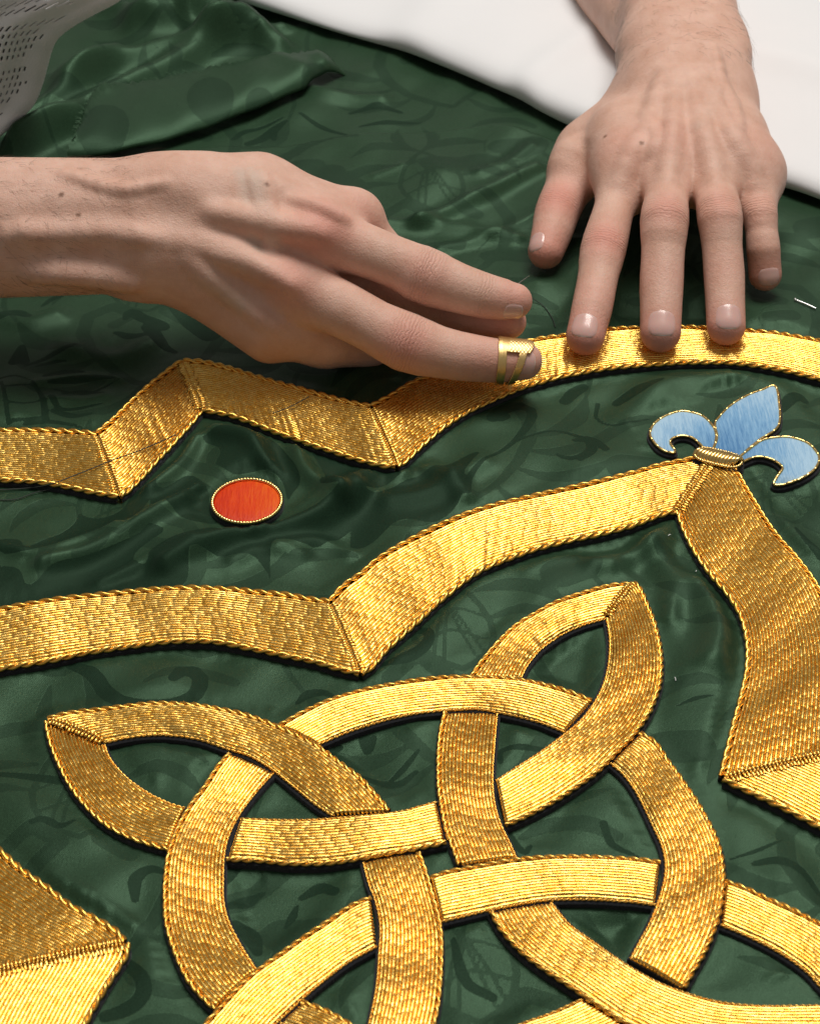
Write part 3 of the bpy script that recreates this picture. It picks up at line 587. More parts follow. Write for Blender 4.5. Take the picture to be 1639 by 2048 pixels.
# ------------------------------------------------------------------ gold laid-thread sections
FELT_Z, PITCH_T = 2.0, 1.4
def frame2(p):
    t = np.gradient(p, axis=0); t /= np.linalg.norm(t, axis=1)[:, None] + 1e-12
    return t, np.stack([-t[:, 1], t[:, 0]], 1)
def section(parent, Apx, Bpx, cords=(1, 1), zoff=0.0, cord_r=1.18, name='thread_section', pitch=PITCH_T, label=None, per=5.6):
    A = PL(Apx, FELT_Z + 1)[:, :2]; B = PL(Bpx, FELT_Z + 1)[:, :2]
    La = np.linalg.norm(np.diff(spline(A, n=60), axis=0), axis=1).sum(); Lb = np.linalg.norm(np.diff(spline(B, n=60), axis=0), axis=1).sum()
    Mn = max(12, int((La + Lb) / 2 / .00052)); A = spline(A, n=Mn); B = spline(B, n=Mn)
    mid = (A + B) / 2; tm, nm = frame2(mid)
    wid = np.median(np.abs(((B - A) * nm).sum(1))); sgn = np.sign(np.median(((B - A) * nm).sum(1)))
    Nn = max(5, int(round(wid / (pitch * MM))))
    inset = (cord_r * .75 * MM) / wid
    angs = np.radians([-84, -58, -29, 0, 29, 58, 84]); K = len(angs)
    jj = np.arange(Nn); v0 = inset * cords[0]; v1 = 1 - inset * cords[1]
    vv = v0 + (v1 - v0) * (jj + .5) / Nn
    path = A[None] + (B - A)[None] * vv[:, None, None]                     # N,M,2
    tp = np.gradient(path, axis=1); ds = np.linalg.norm(tp, axis=2); tp /= ds[..., None] + 1e-12
    lat = np.stack([-tp[..., 1], tp[..., 0]], -1) * sgn
    hw = np.abs(((B - A)[None] * lat).sum(-1)) * (v1 - v0) / Nn / 2
    s = np.cumsum(ds, axis=1) / MM
    pair = jj // 2
    per = per * rng.normal(1, .02, Nn // 2 + 2)[pair][:, None]
    off = (pair % 2) * per[:, 0] / 2 + rng.normal(0, .45, Nn // 2 + 2)[pair]
    ph = s + off[:, None] + rng.normal(0, .10, (Nn, 1)) + .15 * np.sin(s * .11 + pair[:, None] * 1.7)
    d = np.abs((ph / per - np.round(ph / per)) * per)
    dip = np.exp(-(d / .38) ** 2)
    hump = np.cos(np.pi * np.clip(d / per, 0, .5) * 2) * -1
    se = np.minimum(s - s[:, :1], s[:, -1:] - s); endf = np.clip(se / 1.1, 0, 1); endf = np.sqrt(np.clip(1 - (1 - endf) ** 2, 0, 1))
    hz = (hw / MM) * (.95 - .17 * dip + .02 * hump) * (1 + rng.normal(0, .04, (Nn, 1)))
    wob = rng.normal(0, .03, (Nn, 1)) + .03 * np.sin(s * .5 + jj[:, None] * 2.1)
    dome = 1.0 * (1 - np.abs(2 * vv - 1) ** 4)[:, None]
    p1, p2 = rng.uniform(0, 6.28, 2)
    pad = .30 * np.sin(s * 2 * np.pi / 58 + p1 + vv[:, None] * .8) + .09 * np.sin(s * 2 * np.pi / 23 + p2 - vv[:, None] * 2.1)
    base = FELT_Z + zoff + (dome + wob + pad) * endf - .9 * (1 - endf)
    tilt = rng.normal(0, .04, (Nn, 1)) + .04 * np.sin(s * .35 + jj[:, None] * 1.3)
    a3 = angs[None, None] + tilt[..., None] * .6
    lx = np.sin(angs)[None, None] * hw[..., None] * 1.03
    zz = base[..., None] + (np.cos(a3) * hz[..., None]) * (.35 + .65 * endf[..., None])
    V = np.zeros((Nn, Mn, K, 3))
    V[..., :2] = path[:, :, None] + lat[:, :, None] * lx[..., None]
    hm = H(mid[:, 0], mid[:, 1]); ha = H(A[:, 0], A[:, 1]); hb = H(B[:, 0], B[:, 1])
    hh = ha[None] * (1 - vv[:, None]) + hb[None] * vv[:, None]
    V[..., 2] = zz * MM + hh[..., None]
    F = np.vstack([grid_faces(Mn, K, i * Mn * K) for i in range(Nn)])
    o = tag(mesh_np(name, V, F, M_GOLD, parent), label, kind='stuff')
    # twisted edging cords
    for e_, (E_, he, on) in enumerate(((A, ha, cords[0]), (B, hb, cords[1]))):
        if not on: continue
        r = cord_r * on; q = spline(np.c_[E_, he], step=.00065 * r); t2, n2 = frame2(q[:, :2])
        ss = np.r_[0, np.cumsum(np.linalg.norm(np.diff(q[:, :2], axis=0), axis=1))] / MM
        Vs, Fs = [], []
        ring = np.linspace(0, 2 * np.pi, 6, endpoint=False); bs = 0
        tw = 1 if e_ == 0 else -1
        jit = np.cumsum(rng.normal(0, .05, len(q)))
        for st in range(2):
            f = tw * 2 * np.pi * ss / (8.6 * r) + st * np.pi + jit
            sw = 1 + .10 * np.sin(ss * .37 + e_) + .06 * np.sin(ss * 1.1)
            c = np.zeros((len(q), 3)); c[:, :2] = q[:, :2] + n2 * (.52 * r * MM * np.cos(f))[:, None]
            c[:, 2] = q[:, 2] + (FELT_Z + zoff + .75 * r + .52 * r * np.sin(f)) * MM
            vr = c[:, None] + (.62 * r * MM * sw)[:, None, None] * (np.cos(ring)[None, :, None] * np.c_[n2, np.zeros(len(q))][:, None] + np.sin(ring)[None, :, None] * np.array([0, 0, 1.]))
            Vs.append(vr.reshape(-1, 3)); Fs.append(grid_faces(len(q), 6, bs, True)); bs += len(q) * 6
        mesh_np('edge_cord', np.vstack(Vs), np.vstack(Fs), M_CORD, o)
    # felt padding
    st = max(1, Mn // 80); idx = np.unique(np.r_[np.arange(0, Mn, st), Mn - 1])
    ta, na = frame2(A[idx]); tb, nb = frame2(B[idx]); ext = 1.25 * MM
    Ao = A[idx] - na * sgn * ext; Bo = B[idx] + nb * sgn * ext
    Ao += rng.normal(0, .00004, Ao.shape); Bo += rng.normal(0, .00004, Bo.shape)
    zt = (FELT_Z - .15 + zoff) * MM
    rows = []
    for xy, hz_, z_ in ((Ao, ha[idx], -.0012), (Ao, ha[idx], zt - .0004), (Ao + na * sgn * .0005, ha[idx], zt), (Bo - nb * sgn * .0005, hb[idx], zt), (Bo, hb[idx], zt - .0004), (Bo, hb[idx], -.0012)):
        rows.append(np.c_[xy, hz_ + z_])
    V = np.stack(rows, 1); m_ = len(idx); F = grid_faces(m_, 6)
    caps = []
    for r0 in (0, (m_ - 1) * 6): caps += [[r0, r0 + 1, r0 + 4, r0 + 5], [r0 + 1, r0 + 2, r0 + 3, r0 + 4]]
    mesh_np('felt_backing', V, np.vstack([F, caps]), M_FELT, o, smooth=False)
    return o

def mitre(parent, p0, p1, nst=26, zoff=0.0, L=4.6):
    a, b = P(*p0, FELT_Z + 1)[:2], P(*p1, FELT_Z + 1)[:2]; ax = (b - a) / np.linalg.norm(b - a); nn = np.array([-ax[1], ax[0]])
    Vs, Fs, base = [], [], 0; u = np.linspace(-1, 1, 9)
    for k in range(nst):
        f = (k + .6) / (nst + .2); c = a + (b - a) * f; l = L * MM * rng.uniform(.8, 1.2) / 2
        th = .35 * math.sin(k * .7) * .3 + rng.normal(0, .06); d = nn * math.cos(th) + ax * math.sin(th)
        q = np.zeros((9, 3)); q[:, :2] = c + d * (u * l)[:, None]
        q[:, 2] = H(np.array(c[0]), np.array(c[1])) + (FELT_Z + zoff + 1.0 * (1 - abs(2 * f - 1) ** 4) + .55 + .45 * np.cos(u * 1.5) - .75 * np.exp(-(u / .22) ** 2) ) * MM
        tv, tf = tube(q, .00058, 6, False); Vs.append(tv); Fs.append(tf + base); base += len(tv)
    tag(mesh_np('mitre_stitches', np.vstack(Vs), np.vstack(Fs), M_GOLD, parent), kind='stuff')
embroidery(section, thing, mitre)
# ------------------------------------------------------------------ padded silk shapes
def padded(name, outline, z0, rise, mat, parent, shade, nrad=14, edge_cord=None, felt=True):
    """fill of a closed outline (plane metres): rings shrink towards an inner spine, domed"""
    q = spline(np.vstack([outline, outline[:1]]), n=121)[:-1]
    bm_v = []; 
    import bmesh
    me = bpy.data.meshes.new(name); bm = bmesh.new()
    vs = [bm.verts.new((x, y, 0)) for x, y in q]; bm.faces.new(vs).normal_update(); bm.normal_update()
    bmesh.ops.triangulate(bm, faces=bm.faces[:], ngon_method='EAR_CLIP')
    for _ in range(4): bmesh.ops.subdivide_edges(bm, edges=[e for e in bm.edges if e.calc_length() > .0016], cuts=1); bmesh.ops.triangulate(bm, faces=bm.faces[:])
    co = np.array([v.co for v in bm.verts]); d = seg_dist(co[:, :2], np.vstack([q, q[:1]]))
    hh = H(co[:, 0], co[:, 1]); zz = z0 * MM + rise * MM * np.sqrt(np.clip(1 - (1 - np.clip(d / .006, 0, 1)) ** 2, 0, 1))
    for v, z, h in zip(bm.verts, zz, hh): v.co.z = z + h
    for f in bm.faces: f.smooth = True
    bmesh.ops.recalc_face_normals(bm, faces=bm.faces[:])
    if sum(f.normal.z for f in bm.faces) < 0: bmesh.ops.reverse_faces(bm, faces=bm.faces[:])
    bm.to_mesh(me); bm.free()
    at = me.attributes.new('shade', 'FLOAT', 'POINT'); at.data.foreach_set('value', shade(co[:, :2]).astype(np.float32))
    me.materials.append(mat); o = bpy.data.objects.new(name, me); COL.objects.link(o); o.parent = parent
    return o, q
def felt_under(q, parent, ext=1.3, top=1.7):
    c = np.vstack([q, q[:1]]); t, nn = frame2(c); t, nn = t[:-1], nn[:-1]
    area_ = .5 * np.sum(q[:, 0] * np.roll(q[:, 1], -1) - np.roll(q[:, 0], -1) * q[:, 1])
    out = -nn * np.sign(area_)
    h = H(q[:, 0], q[:, 1]); rows = []
    for ex, z in ((ext, -1.2), (ext, top - .5), (ext - .4, top), (-1.2, top)): rows.append(np.c_[q + out * ex * MM, h + z * MM])
    mesh_np('felt_backing', np.stack(rows, 0), grid_faces(4, len(q), 0, True), M_FELT, parent, smooth=False)
def passing_cord(path3, r, parent, mat, name='gold_cord', lobes=5.0):
    """stiff gold cord with short couched bumps"""
    q = spline(path3, step=.0003); s = np.r_[0, np.cumsum(np.linalg.norm(np.diff(q, axis=0), axis=1))] / MM
    rr = r * MM * (1 - .30 * np.exp(-(((s / lobes) - np.round(s / lobes)) * lobes / .4) ** 2))
    v, f = tube(q, rr, 8); return mesh_np(name, v, f, mat, parent)
def purl(path3, r, parent, name='bead_wire', pitch=1.15):
    """bead-like coiled wire"""
    q = spline(path3, step=pitch * MM / 6); s = np.r_[0, np.cumsum(np.linalg.norm(np.diff(q, axis=0), axis=1))] / MM
    rr = r * MM * (.62 + .38 * np.abs(np.sin(np.pi * s / pitch)) ** .7)
    v, f = tube(q, rr, 8); return mesh_np(name, v, f, M_PURL, parent)

# red dot
dot = thing('red_dot', 'round orange-red silk dot edged with fine gold beading between the bands', 'embroidery', group=None)
dpx = np.array([(300, 560), (1255, 530), (800, 258), (720, 860), (470, 340), (1130, 345), (420, 760), (1100, 750)], float) / 6.829 + np.array([380, 920])
D = P(dpx[:, 0], dpx[:, 1], 3.0)[:, :2]
s_ = np.linalg.lstsq(np.c_[2 * D, np.ones(len(D))], (D ** 2).sum(1), rcond=None)[0]; dc = s_[:2]; dr = math.sqrt(s_[2] + dc @ dc)
an = np.linspace(0, 2 * np.pi, 72, endpoint=False); circ = dc + dr * .955 * np.stack([np.cos(an), np.sin(an)], 1)
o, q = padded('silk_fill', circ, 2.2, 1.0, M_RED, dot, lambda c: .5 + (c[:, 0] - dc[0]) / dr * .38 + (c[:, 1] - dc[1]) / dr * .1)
felt_under(q, dot, 1.6, 1.8)
an = np.linspace(0, 2 * np.pi, 100); rp = dc + dr * np.stack([np.cos(an), np.sin(an)], 1)
purl(np.c_[rp, H(rp[:, 0], rp[:, 1]) + 2.7 * MM], .78, dot, pitch=1.25)

# fleur-de-lis
fleur = thing('fleur_de_lis', 'light blue silk fleur-de-lis outlined in gold cord on top of the middle band', 'embroidery')
petals = [
    [(1424, 901), (1433, 874), (1429, 847), (1438, 832), (1459, 811), (1490, 792), (1520, 780), (1549, 772), (1557, 807), (1558, 841), (1548, 859), (1520, 877), (1496, 896), (1470, 916)],
    [(1424, 900), (1431, 876), (1427, 855), (1407, 833), (1383, 824), (1358, 822), (1328, 832), (1307, 847), (1299, 865), (1305, 880), (1322, 896), (1343, 904), (1349, 899), (1340, 886), (1343, 876), (1361, 870), (1383, 874), (1401, 889), (1411, 902)],
    [(1473, 917), (1499, 896), (1523, 880), (1551, 874), (1581, 874), (1615, 886), (1635, 908), (1636, 923), (1624, 941), (1596, 956), (1557, 962), (1547, 957), (1563, 938), (1560, 929), (1541, 917), (1511, 912), (1480, 924)]]
base_pt = P(1440, 905, 3)[:2]
far = [(P(1545, 785, 3)[:2]), (P(1310, 875, 3)[:2]), (P(1610, 945, 3)[:2])]
for k, pt in enumerate(petals):
    ol = PL(pt, 3.0)[:, :2]; L = np.linalg.norm(far[k] - base_pt)
    o, q = padded('petal', ol, 2.4, .8, M_BLUE, fleur, lambda c, L=L: np.clip(np.linalg.norm(c - base_pt, axis=1) / L, 0, 1.1) * .95)
    felt_under(q, o, 1.2, 1.7)
    cl = np.vstack([q, q[:1]]); passing_cord(np.c_[cl, H(cl[:, 0], cl[:, 1]) + (2.6 + .12 * k) * MM], .58, o, M_PURL, 'gold_outline')
ca, cb = P(1389, 910, 3.4), P(1481, 932, 3.4); ax = cb - ca; L = np.linalg.norm(ax[:2]); t = np.array([ax[0], ax[1], 0]) / L; nrm = np.array([-t[1], t[0], 0])
cm = (ca + cb) / 2; hwid = .0034
# the wound clasp: coils of bright purl laid across a padded bar
for k in range(13):
    s = (k + .5) / 13 * 2 - 1; hw_ = hwid * math.sqrt(max(.05, 1 - abs(s) ** 3)); c = cm + t * s * L * .46
    u = np.linspace(-1, 1, 11); pts = c + nrm * (u * hw_)[:, None] + t * (u * .0013)[:, None]
    pts[:, 2] = cm[2] + (1.2 + 2.0 * np.sqrt(np.clip(1 - u ** 2, 0, 1))) * MM
    v, f = tube(pts, .00092, 7); mesh_np('clasp_coil', v, f, M_PURL, fleur)
an = np.linspace(0, 2 * np.pi, 60); sx = np.sign(np.cos(an)) * np.abs(np.cos(an)) ** .55; sy = np.sign(np.sin(an)) * np.abs(np.sin(an)) ** .8
ringp = cm + t * (sx * L * .5)[:, None] + nrm * (sy * (hwid + .0012))[:, None]; ringp[:, 2] = cm[2] + .0016
purl(ringp, .62, fleur, pitch=1.1)
felt_under(ringp[:-1, :2], fleur, 1.0, 3.2)
#SECTION_HANDS
# ------------------------------------------------------------------ person: hands as one continuous skin surface each
class Field:
    """signed distance (metres) of blended round cones; a palm body plus fingers that blend into it"""
    def __init__(s): s.palm = []; s.fing = []; s.cuts = []; s.adds = []
    @staticmethod
    def cone(p, c):
        a, b, ra, rb = c[:4]; ab = b - a; t = np.clip(((p - a) @ ab) / (ab @ ab + 1e-12), 0, 1)
        return np.sqrt(((p - (a + t[..., None] * ab)) ** 2).sum(-1)) - (ra + (rb - ra) * t)
    @staticmethod
    def smin(a, b, k):
        h = np.clip(k - np.abs(a - b), 0, None) / k; return np.minimum(a, b) - h * h * k * .25
    def finger(s, p, prims):
        e = np.array([c[0] for c in prims] + [prims[-1][1]]); m = max(max(c[2], c[3]) for c in prims) + .016
        d = np.full(len(p), .06); k = np.where((p > e.min(0) - m).all(1) & (p < e.max(0) + m).all(1))[0]
        if len(k):
            q = p[k]; v = s.cone(q, prims[0])
            for c in prims[1:]: v = np.minimum(v, s.cone(q, c)) if len(c) < 5 else s.smin(v, s.cone(q, c), c[4])
            d[k] = v
        return d
    def chain(s, p, prims):
        d = s.cone(p, prims[0])
        for c in prims[1:]: d = s.smin(d, s.cone(p, c), c[4] if len(c) > 4 else .006)
        return d
    def __call__(s, p):
        body = s.chain(p, s.palm)
        d = body.copy()
        if s.fing:
            d = None
            for prims, k in s.fing:
                q = s.smin(body, s.finger(p, prims), k); d = q if d is None else np.minimum(d, q)
        for c in s.adds:
            m_ = max(c[2], c[3]) + c[4] + .002; k = np.where((p > np.minimum(c[0], c[1]) - m_).all(1) & (p < np.maximum(c[0], c[1]) + m_).all(1))[0]
            if len(k): d[k] = s.smin(d[k], s.cone(p[k], c), c[4])
        for c in s.cuts: d = -s.smin(-d, s.cone(p, c), c[4])
        return d
def digit(pts, rad, n=13):
    """smooth tapering finger through its joints"""
    pr = spline(np.c_[np.array(pts), np.array(rad)], n=n)
    return [(pr[i, :3], pr[i + 1, :3], pr[i, 3], pr[i + 1, 3]) for i in range(n - 1)]
def surface(field, lo, hi, h):
    """surface nets on a regular grid, evaluated coarse first"""
    n = np.ceil((hi - lo) / h).astype(int) + 1
    B = 8; nb = -(-n // B)
    g = np.full(nb * B + 1, .02, np.float32)
    ci, cj, ck = np.meshgrid(*[np.arange(q) for q in nb], indexing='ij')
    cent = lo + (np.stack([ci, cj, ck], -1) * B + B / 2) * h
    act = np.abs(field(cent.reshape(-1, 3))).reshape(ci.shape) < h * B * 1.35 + .004
    sgn = field(cent.reshape(-1, 3)).reshape(ci.shape)
    for i, j, k in zip(ci.ravel(), cj.ravel(), ck.ravel()):
        if not act[i, j, k] and sgn[i, j, k] < 0: g[i * B:(i + 1) * B + 1, j * B:(j + 1) * B + 1, k * B:(k + 1) * B + 1] = -.02
    idx = np.argwhere(act); loc = np.stack(np.meshgrid(*[np.arange(B + 1)] * 3, indexing='ij'), -1).reshape(-1, 3)
    for c0 in range(0, len(idx), 400):
        blk = idx[c0:c0 + 400]; pts = (blk[:, None] * B + loc[None])
        v = field((lo + pts.reshape(-1, 3) * h)).astype(np.float32)
        q = pts.reshape(-1, 3); g[q[:, 0], q[:, 1], q[:, 2]] = v
    ins = g < 0; s = ins[:-1, :-1, :-1].astype(np.int8)
    tot = np.zeros(s.shape, np.int8)
    for a in (0, 1):
        for b in (0, 1):
            for c in (0, 1):
                tot += ins[a:a + s.shape[0], b:b + s.shape[1], c:c + s.shape[2]]
    cells = np.argwhere((tot > 0) & (tot < 8)); num = np.full(s.shape, -1, np.int64); num[tuple(cells.T)] = np.arange(len(cells))
    acc = np.zeros((len(cells), 3)); cnt = np.zeros(len(cells))
    corners = [(a, b, c) for a in (0, 1) for b in (0, 1) for c in (0, 1)]
    for p in corners:
        for ax in range(3):
            if p[ax]: continue
            q = list(p); q[ax] = 1
            ga = g[tuple((cells + p).T)]; gb = g[tuple((cells + q).T)]; cr = (ga < 0) != (gb < 0)
            t = np.where(cr, ga / (ga - gb + 1e-20), 0)
            add = np.array(p, float)[None] + t[:, None] * (np.array(q) - np.array(p))[None]
            acc[cr] += add[cr]; cnt[cr] += 1
    V = lo + (cells + acc / cnt[:, None]) * h
    F = []
    for ax in range(3):
        o1, o2 = [(1, 2), (2, 0), (0, 1)][ax]
        e = np.argwhere(np.diff(ins.astype(np.int8), axis=ax) != 0)
        e = e[(e[:, o1] > 0) & (e[:, o2] > 0) & (e[:, o1] < s.shape[o1]) & (e[:, o2] < s.shape[o2])]
        fl = ins[tuple(e.T)]
        def cell(d1, d2):
            q = e.copy(); q[:, o1] -= d1; q[:, o2] -= d2; return num[tuple(q.T)]
        quad = np.stack([cell(0, 0), cell(1, 0), cell(1, 1), cell(0, 1)], 1)
        quad[~fl] = quad[~fl][:, ::-1]; F.append(quad[:, ::-1])
    F = np.vstack(F); F = F[(F >= 0).all(1)][:, ::-1]
    return V, F
def finger_frame(a, b, n):
    t = (b - a) / np.linalg.norm(b - a); n = n - (n @ t) * t; n /= np.linalg.norm(n); return t, n, np.cross(t, n)
def on_skin(field, c, d, start=.02):
    """march from outside towards c along -d onto the skin"""
    p = c + d * start
    for _ in range(26): p = p - d * np.clip(field(p), -.002, .01)[..., None] * .8
    return p
def nail(field, parent, dip, tip, n, s0, s1, half_deg, lift=.14):
    t, n, l = finger_frame(dip, tip, n); U, Wd = 15, 13
    u = np.linspace(0, 1, U); wv = np.linspace(-1, 1, Wd); uu, ww = np.meshgrid(u, wv, indexing='ij')
    rad = np.clip(1 - np.abs(2 * uu - 1) ** 3.2, 0.0, 1) ** .45 * (.93 + .07 * uu)
    s = s0 + (s1 - s0) * (uu + .10 * (1 - ww ** 2) * (uu - .5) * 2)
    th = np.radians(half_deg) * ww * rad
    c = tip + t * s[..., None] * MM
    c = tip + t * np.minimum(s, 1.5)[..., None] * MM
    d = n * np.cos(th)[..., None] + l * np.sin(th)[..., None] + t * (np.clip(s - 1.5, 0, 9) * .095)[..., None]
    d /= np.linalg.norm(d, axis=-1)[..., None]
    p = on_skin(field, c.reshape(-1, 3), d.reshape(-1, 3), .016).reshape(U, Wd, 3)
    edge = np.minimum(np.minimum(uu * 6, (1 - uu) * 7), (1 - np.abs(ww)) * 5).clip(0, 1)
    p = p + d * (lift * MM * edge - .00030 * (1 - edge))[..., None]
    o = mesh_np('fingernail', p, grid_faces(U, Wd), M_NAIL, parent, attrs={'along': uu})
    return o
def skin_mesh(name, field, lo, hi, h, parent, knuckles, folds, veins, moles, label):
    V, F = surface(field, lo, hi, h)
    fl = np.zeros(len(V))
    for c, r, a in knuckles: fl = np.maximum(fl, a * np.exp(-(np.linalg.norm(V - c, axis=1) / r) ** 2))
    fp = np.zeros(len(V)); fw = np.zeros(len(V))
    for c, t, n, r, a in folds:
        dv = V - c; s = dv @ t; dn = dv @ n; k = a * np.exp(-(s / r) ** 2) * (np.linalg.norm(dv, axis=1) < 3.2 * r) * np.clip(dn / .004, 0, 1)
        m_ = k > fw; fp[m_] = s[m_] / MM; fw[m_] = k[m_]
    ve = np.zeros(len(V))
    for path, r in veins:
        q = np.array(path)
        for a, b in zip(q[:-1], q[1:]):
            ab = b - a; t = np.clip(((V - a) @ ab) / (ab @ ab), 0, 1); ve = np.maximum(ve, np.exp(-(np.linalg.norm(V - (a + t[:, None] * ab), axis=1) / r) ** 2))
    mo = np.zeros(len(V))
    for c, r in moles: mo = np.maximum(mo, np.clip(1.6 - np.linalg.norm(V - c, axis=1) / r, 0, .85))
    o = mesh_np(name, V, F, M_SKIN, parent, attrs={'flush_bounce': fl, 'fold_pos': fp, 'fold_w': fw, 'vein': ve, 'mole': mo})
    return tag(o, label)

M_HAIR = plain('arm_hair', (.10, .06, .035), .5)
def arm_hair(parent, centre, rad, along, count, seed):
    r_ = np.random.default_rng(seed); me = parent.data; co = np.zeros(len(me.vertices) * 3, np.float32); me.vertices.foreach_get('co', co); co = co.reshape(-1, 3)
    no = np.zeros(len(me.vertices) * 3, np.float32); me.vertices.foreach_get('normal', no); no = no.reshape(-1, 3)
    k = np.where((np.linalg.norm((co - centre) / rad, axis=1) < 1) & ((no * (CAM - co)).sum(1) > 0))[0]; k = r_.choice(k, min(count, len(k)), replace=False)
    Vs, Fs, b = [], [], 0; u = np.linspace(0, 1, 5)[:, None]
    for i in k:
        n_ = no[i]; d = along + r_.normal(0, .35, 3); d = d - (d @ n_) * n_; d /= np.linalg.norm(d); L = r_.uniform(.004, .010)
        q = co[i] + d * L * u + n_ * (.0009 * np.sin(u * 2.6)) + np.cross(n_, d) * (r_.normal(0, .0012) * u ** 2)
        tv, tf = tube(q, .000045 * (1 - .7 * u[:, 0]), 3, False); Vs.append(tv); Fs.append(tf + b); b += len(tv)
    tag(mesh_np('arm_hair', np.vstack(Vs), np.vstack(Fs), M_HAIR, parent), kind='stuff')
person = thing('person', 'person in a white perforated shirt sewing the outermost gold band with both hands', 'person')

# ---- the hand that sews (its back faces the camera)
def A(px, py, dd=0.0):
    z = 18 + (725 - py) * .158; p = P(float(px), float(py), z); d = CAM - p; return p + d / np.linalg.norm(d) * dd * MM
def cA(p, q, ra, rb, k=.006):
    a, b = A(*p), A(*q); return (a, b, rpx(a, ra), rpx(b, rb), k)
fa = Field()
fa.palm = [
    cA((-160, 404), (335, 400), 90, 82), cA((-160, 512), (300, 506), 88, 78, .016), cA((-160, 460, 4), (330, 455, 4), 100, 84, .012),
    cA((330, 402), (440, 400), 84, 80, .012), cA((320, 500), (420, 520), 80, 76, .014),
    cA((400, 405), (632, 468, 1), 78, 58, .012), cA((390, 450, 2), (572, 566, 2), 74, 56, .010), cA((370, 490), (545, 635, -5), 74, 58, .010),
    cA((345, 515, -4), (540, 668, -14), 70, 58, .012), cA((440, 400, -6), (520, 386, -8), 78, 70, .010), cA((520, 386, -8), (700, 436, -16), 68, 54, .010),
    cA((580, 600, -10), (640, 680, -20), 60, 52, .010), cA((680, 545, -20), (850, 622, -24), 52, 40, .008), cA((560, 470, -14), (640, 520, -16), 70, 60, .010),
]
def dA_(lst, n=13):
    pts = [A(*q[:3]) for q in lst]; return digit(pts, [rpx(p, q[3]) for p, q in zip(pts, lst)], n)
I_ = [A(636, 466, 2), A(848, 553, 1), A(966, 590, 0), A(1027, 602, 0)]
fa.fing.append((dA_([(628, 466, 1, 62), (740, 505, 2, 53), (800, 529, 2, 52), (850, 552, 2, 58), (905, 573, 1, 51), (962, 590, 0, 46), (1000, 598, 0, 42), (1028, 602, 0, 36)], 16), .008))
M_ = [A(572, 566, 2), A(812, 684, 4), A(956, 716, 2), A(1045, 722, 0)]
fa.fing.append((dA_([(568, 564, 1, 62), (690, 622, 4, 56), (750, 654, 5, 54), (814, 685, 5, 60), (880, 705, 4, 52), (952, 717, 2, 47), (1005, 722, 0, 43), (1046, 722, 0, 38)], 16), .008))
fa.fing.append((dA_([(545, 635, -5, 58), (690, 684, -22, 49), (770, 686, -34, 40), (735, 660, -50, 34)], 9), .008))
T_ = [A(704, 432, -16), A(880, 612, -20), A(1017, 644, -12)]
fa.fing.append((dA_([(704, 434, -16, 47), (800, 540, -24, 43), (890, 618, -20, 42), (950, 634, -16, 40), (1018, 644, -12, 34)], 11), .007))
fa.adds = [
    cA((262, 560, -2), (285, 562, -2), 35, 33, .007), cA((640, 455, 8), (650, 462, 8), 40, 38, .009), cA((575, 560, 9), (588, 568, 9), 38, 36, .008),
    cA((340, 465, 17), (460, 508, 16), 11, 9, .009), cA((460, 508, 16), (570, 562, 15), 9, 12, .009),     # tendon to the middle knuckle
    cA((430, 425, 15), (620, 462, 14), 10, 12, .009), cA((545, 385, 7), (690, 425, -4), 18, 16, .010),
    cA((60, 470, 19), (300, 462, 17), 12, 10, .010), cA((120, 540, 13), (262, 556, 10), 14, 14, .008), cA((712, 428, -14), (722, 430, -14), 40, 38, .006),
]
fa.cuts = [cA((318, 420, 29), (352, 424, 29), 26, 22, .012), cA((395, 470, 31), (470, 480, 31), 16, 14, .012), cA((600, 512, 28.5), (650, 530, 27), 18, 18, .012),
           cA((470, 570, 29), (520, 605, 25.5), 20, 20, .012), cA((90, 430, 34), (230, 432, 32.5), 18, 16, .012), cA((60, 515, 32), (200, 512, 31), 16, 16, .012)]
def ridgeA(pts, r, sink, k):
    q = spline(np.array(pts, float), n=9); pp = np.array([A(*x) for x in q]); tc = np.array([(CAM - x) / np.linalg.norm(CAM - x) for x in pp]); on = on_skin(fa, pp, tc, .06)
    f = np.sin(np.linspace(.12, .88, 9) * np.pi) ** .6; c = on - tc * (sink * MM + (1 - f) * .0012)[:, None]; rr = r * MM * (.55 + .45 * f)
    return [(c[i], c[i + 1], rr[i], rr[i + 1], k) for i in range(8)]
ex = []
for pts, r in (([(370, 478), (450, 505), (520, 540), (575, 566)], 2.8), ([(420, 425), (500, 440), (570, 455), (640, 468)], 2.4), ([(380, 520), (450, 575), (510, 620), (545, 650)], 2.2), ([(20, 470), (120, 462), (220, 462), (320, 470)], 3.0), ([(60, 545), (140, 545), (220, 556), (262, 566)], 2.6)):
    ex += ridgeA(pts, r, 1.6, .006)
for pts in ([(500, 345), (516, 400), (530, 450), (560, 490)], [(525, 350), (538, 410), (545, 460), (540, 500)], [(130, 350), (240, 380), (330, 370)], [(585, 400), (640, 415), (690, 440)]):
    ex += ridgeA(pts, 1.5, .85, .004)
fa.adds += ex
allp = np.array([c[0] for c in fa.palm] + [c[1] for c in fa.palm] + [c[i] for pr, _ in fa.fing for c in pr for i in (0, 1)])
dA = lambda a, b: np.linalg.norm(a - b) / MM
print('A index', dA(I_[0], I_[1]), dA(I_[1], I_[2]), dA(I_[2], I_[3]), 'middle', dA(M_[0], M_[1]), dA(M_[1], M_[2]), dA(M_[2], M_[3]), 'thumb', dA(T_[0], T_[1]), dA(T_[1], T_[2]))
toc = lambda p: (CAM - p) / np.linalg.norm(CAM - p)
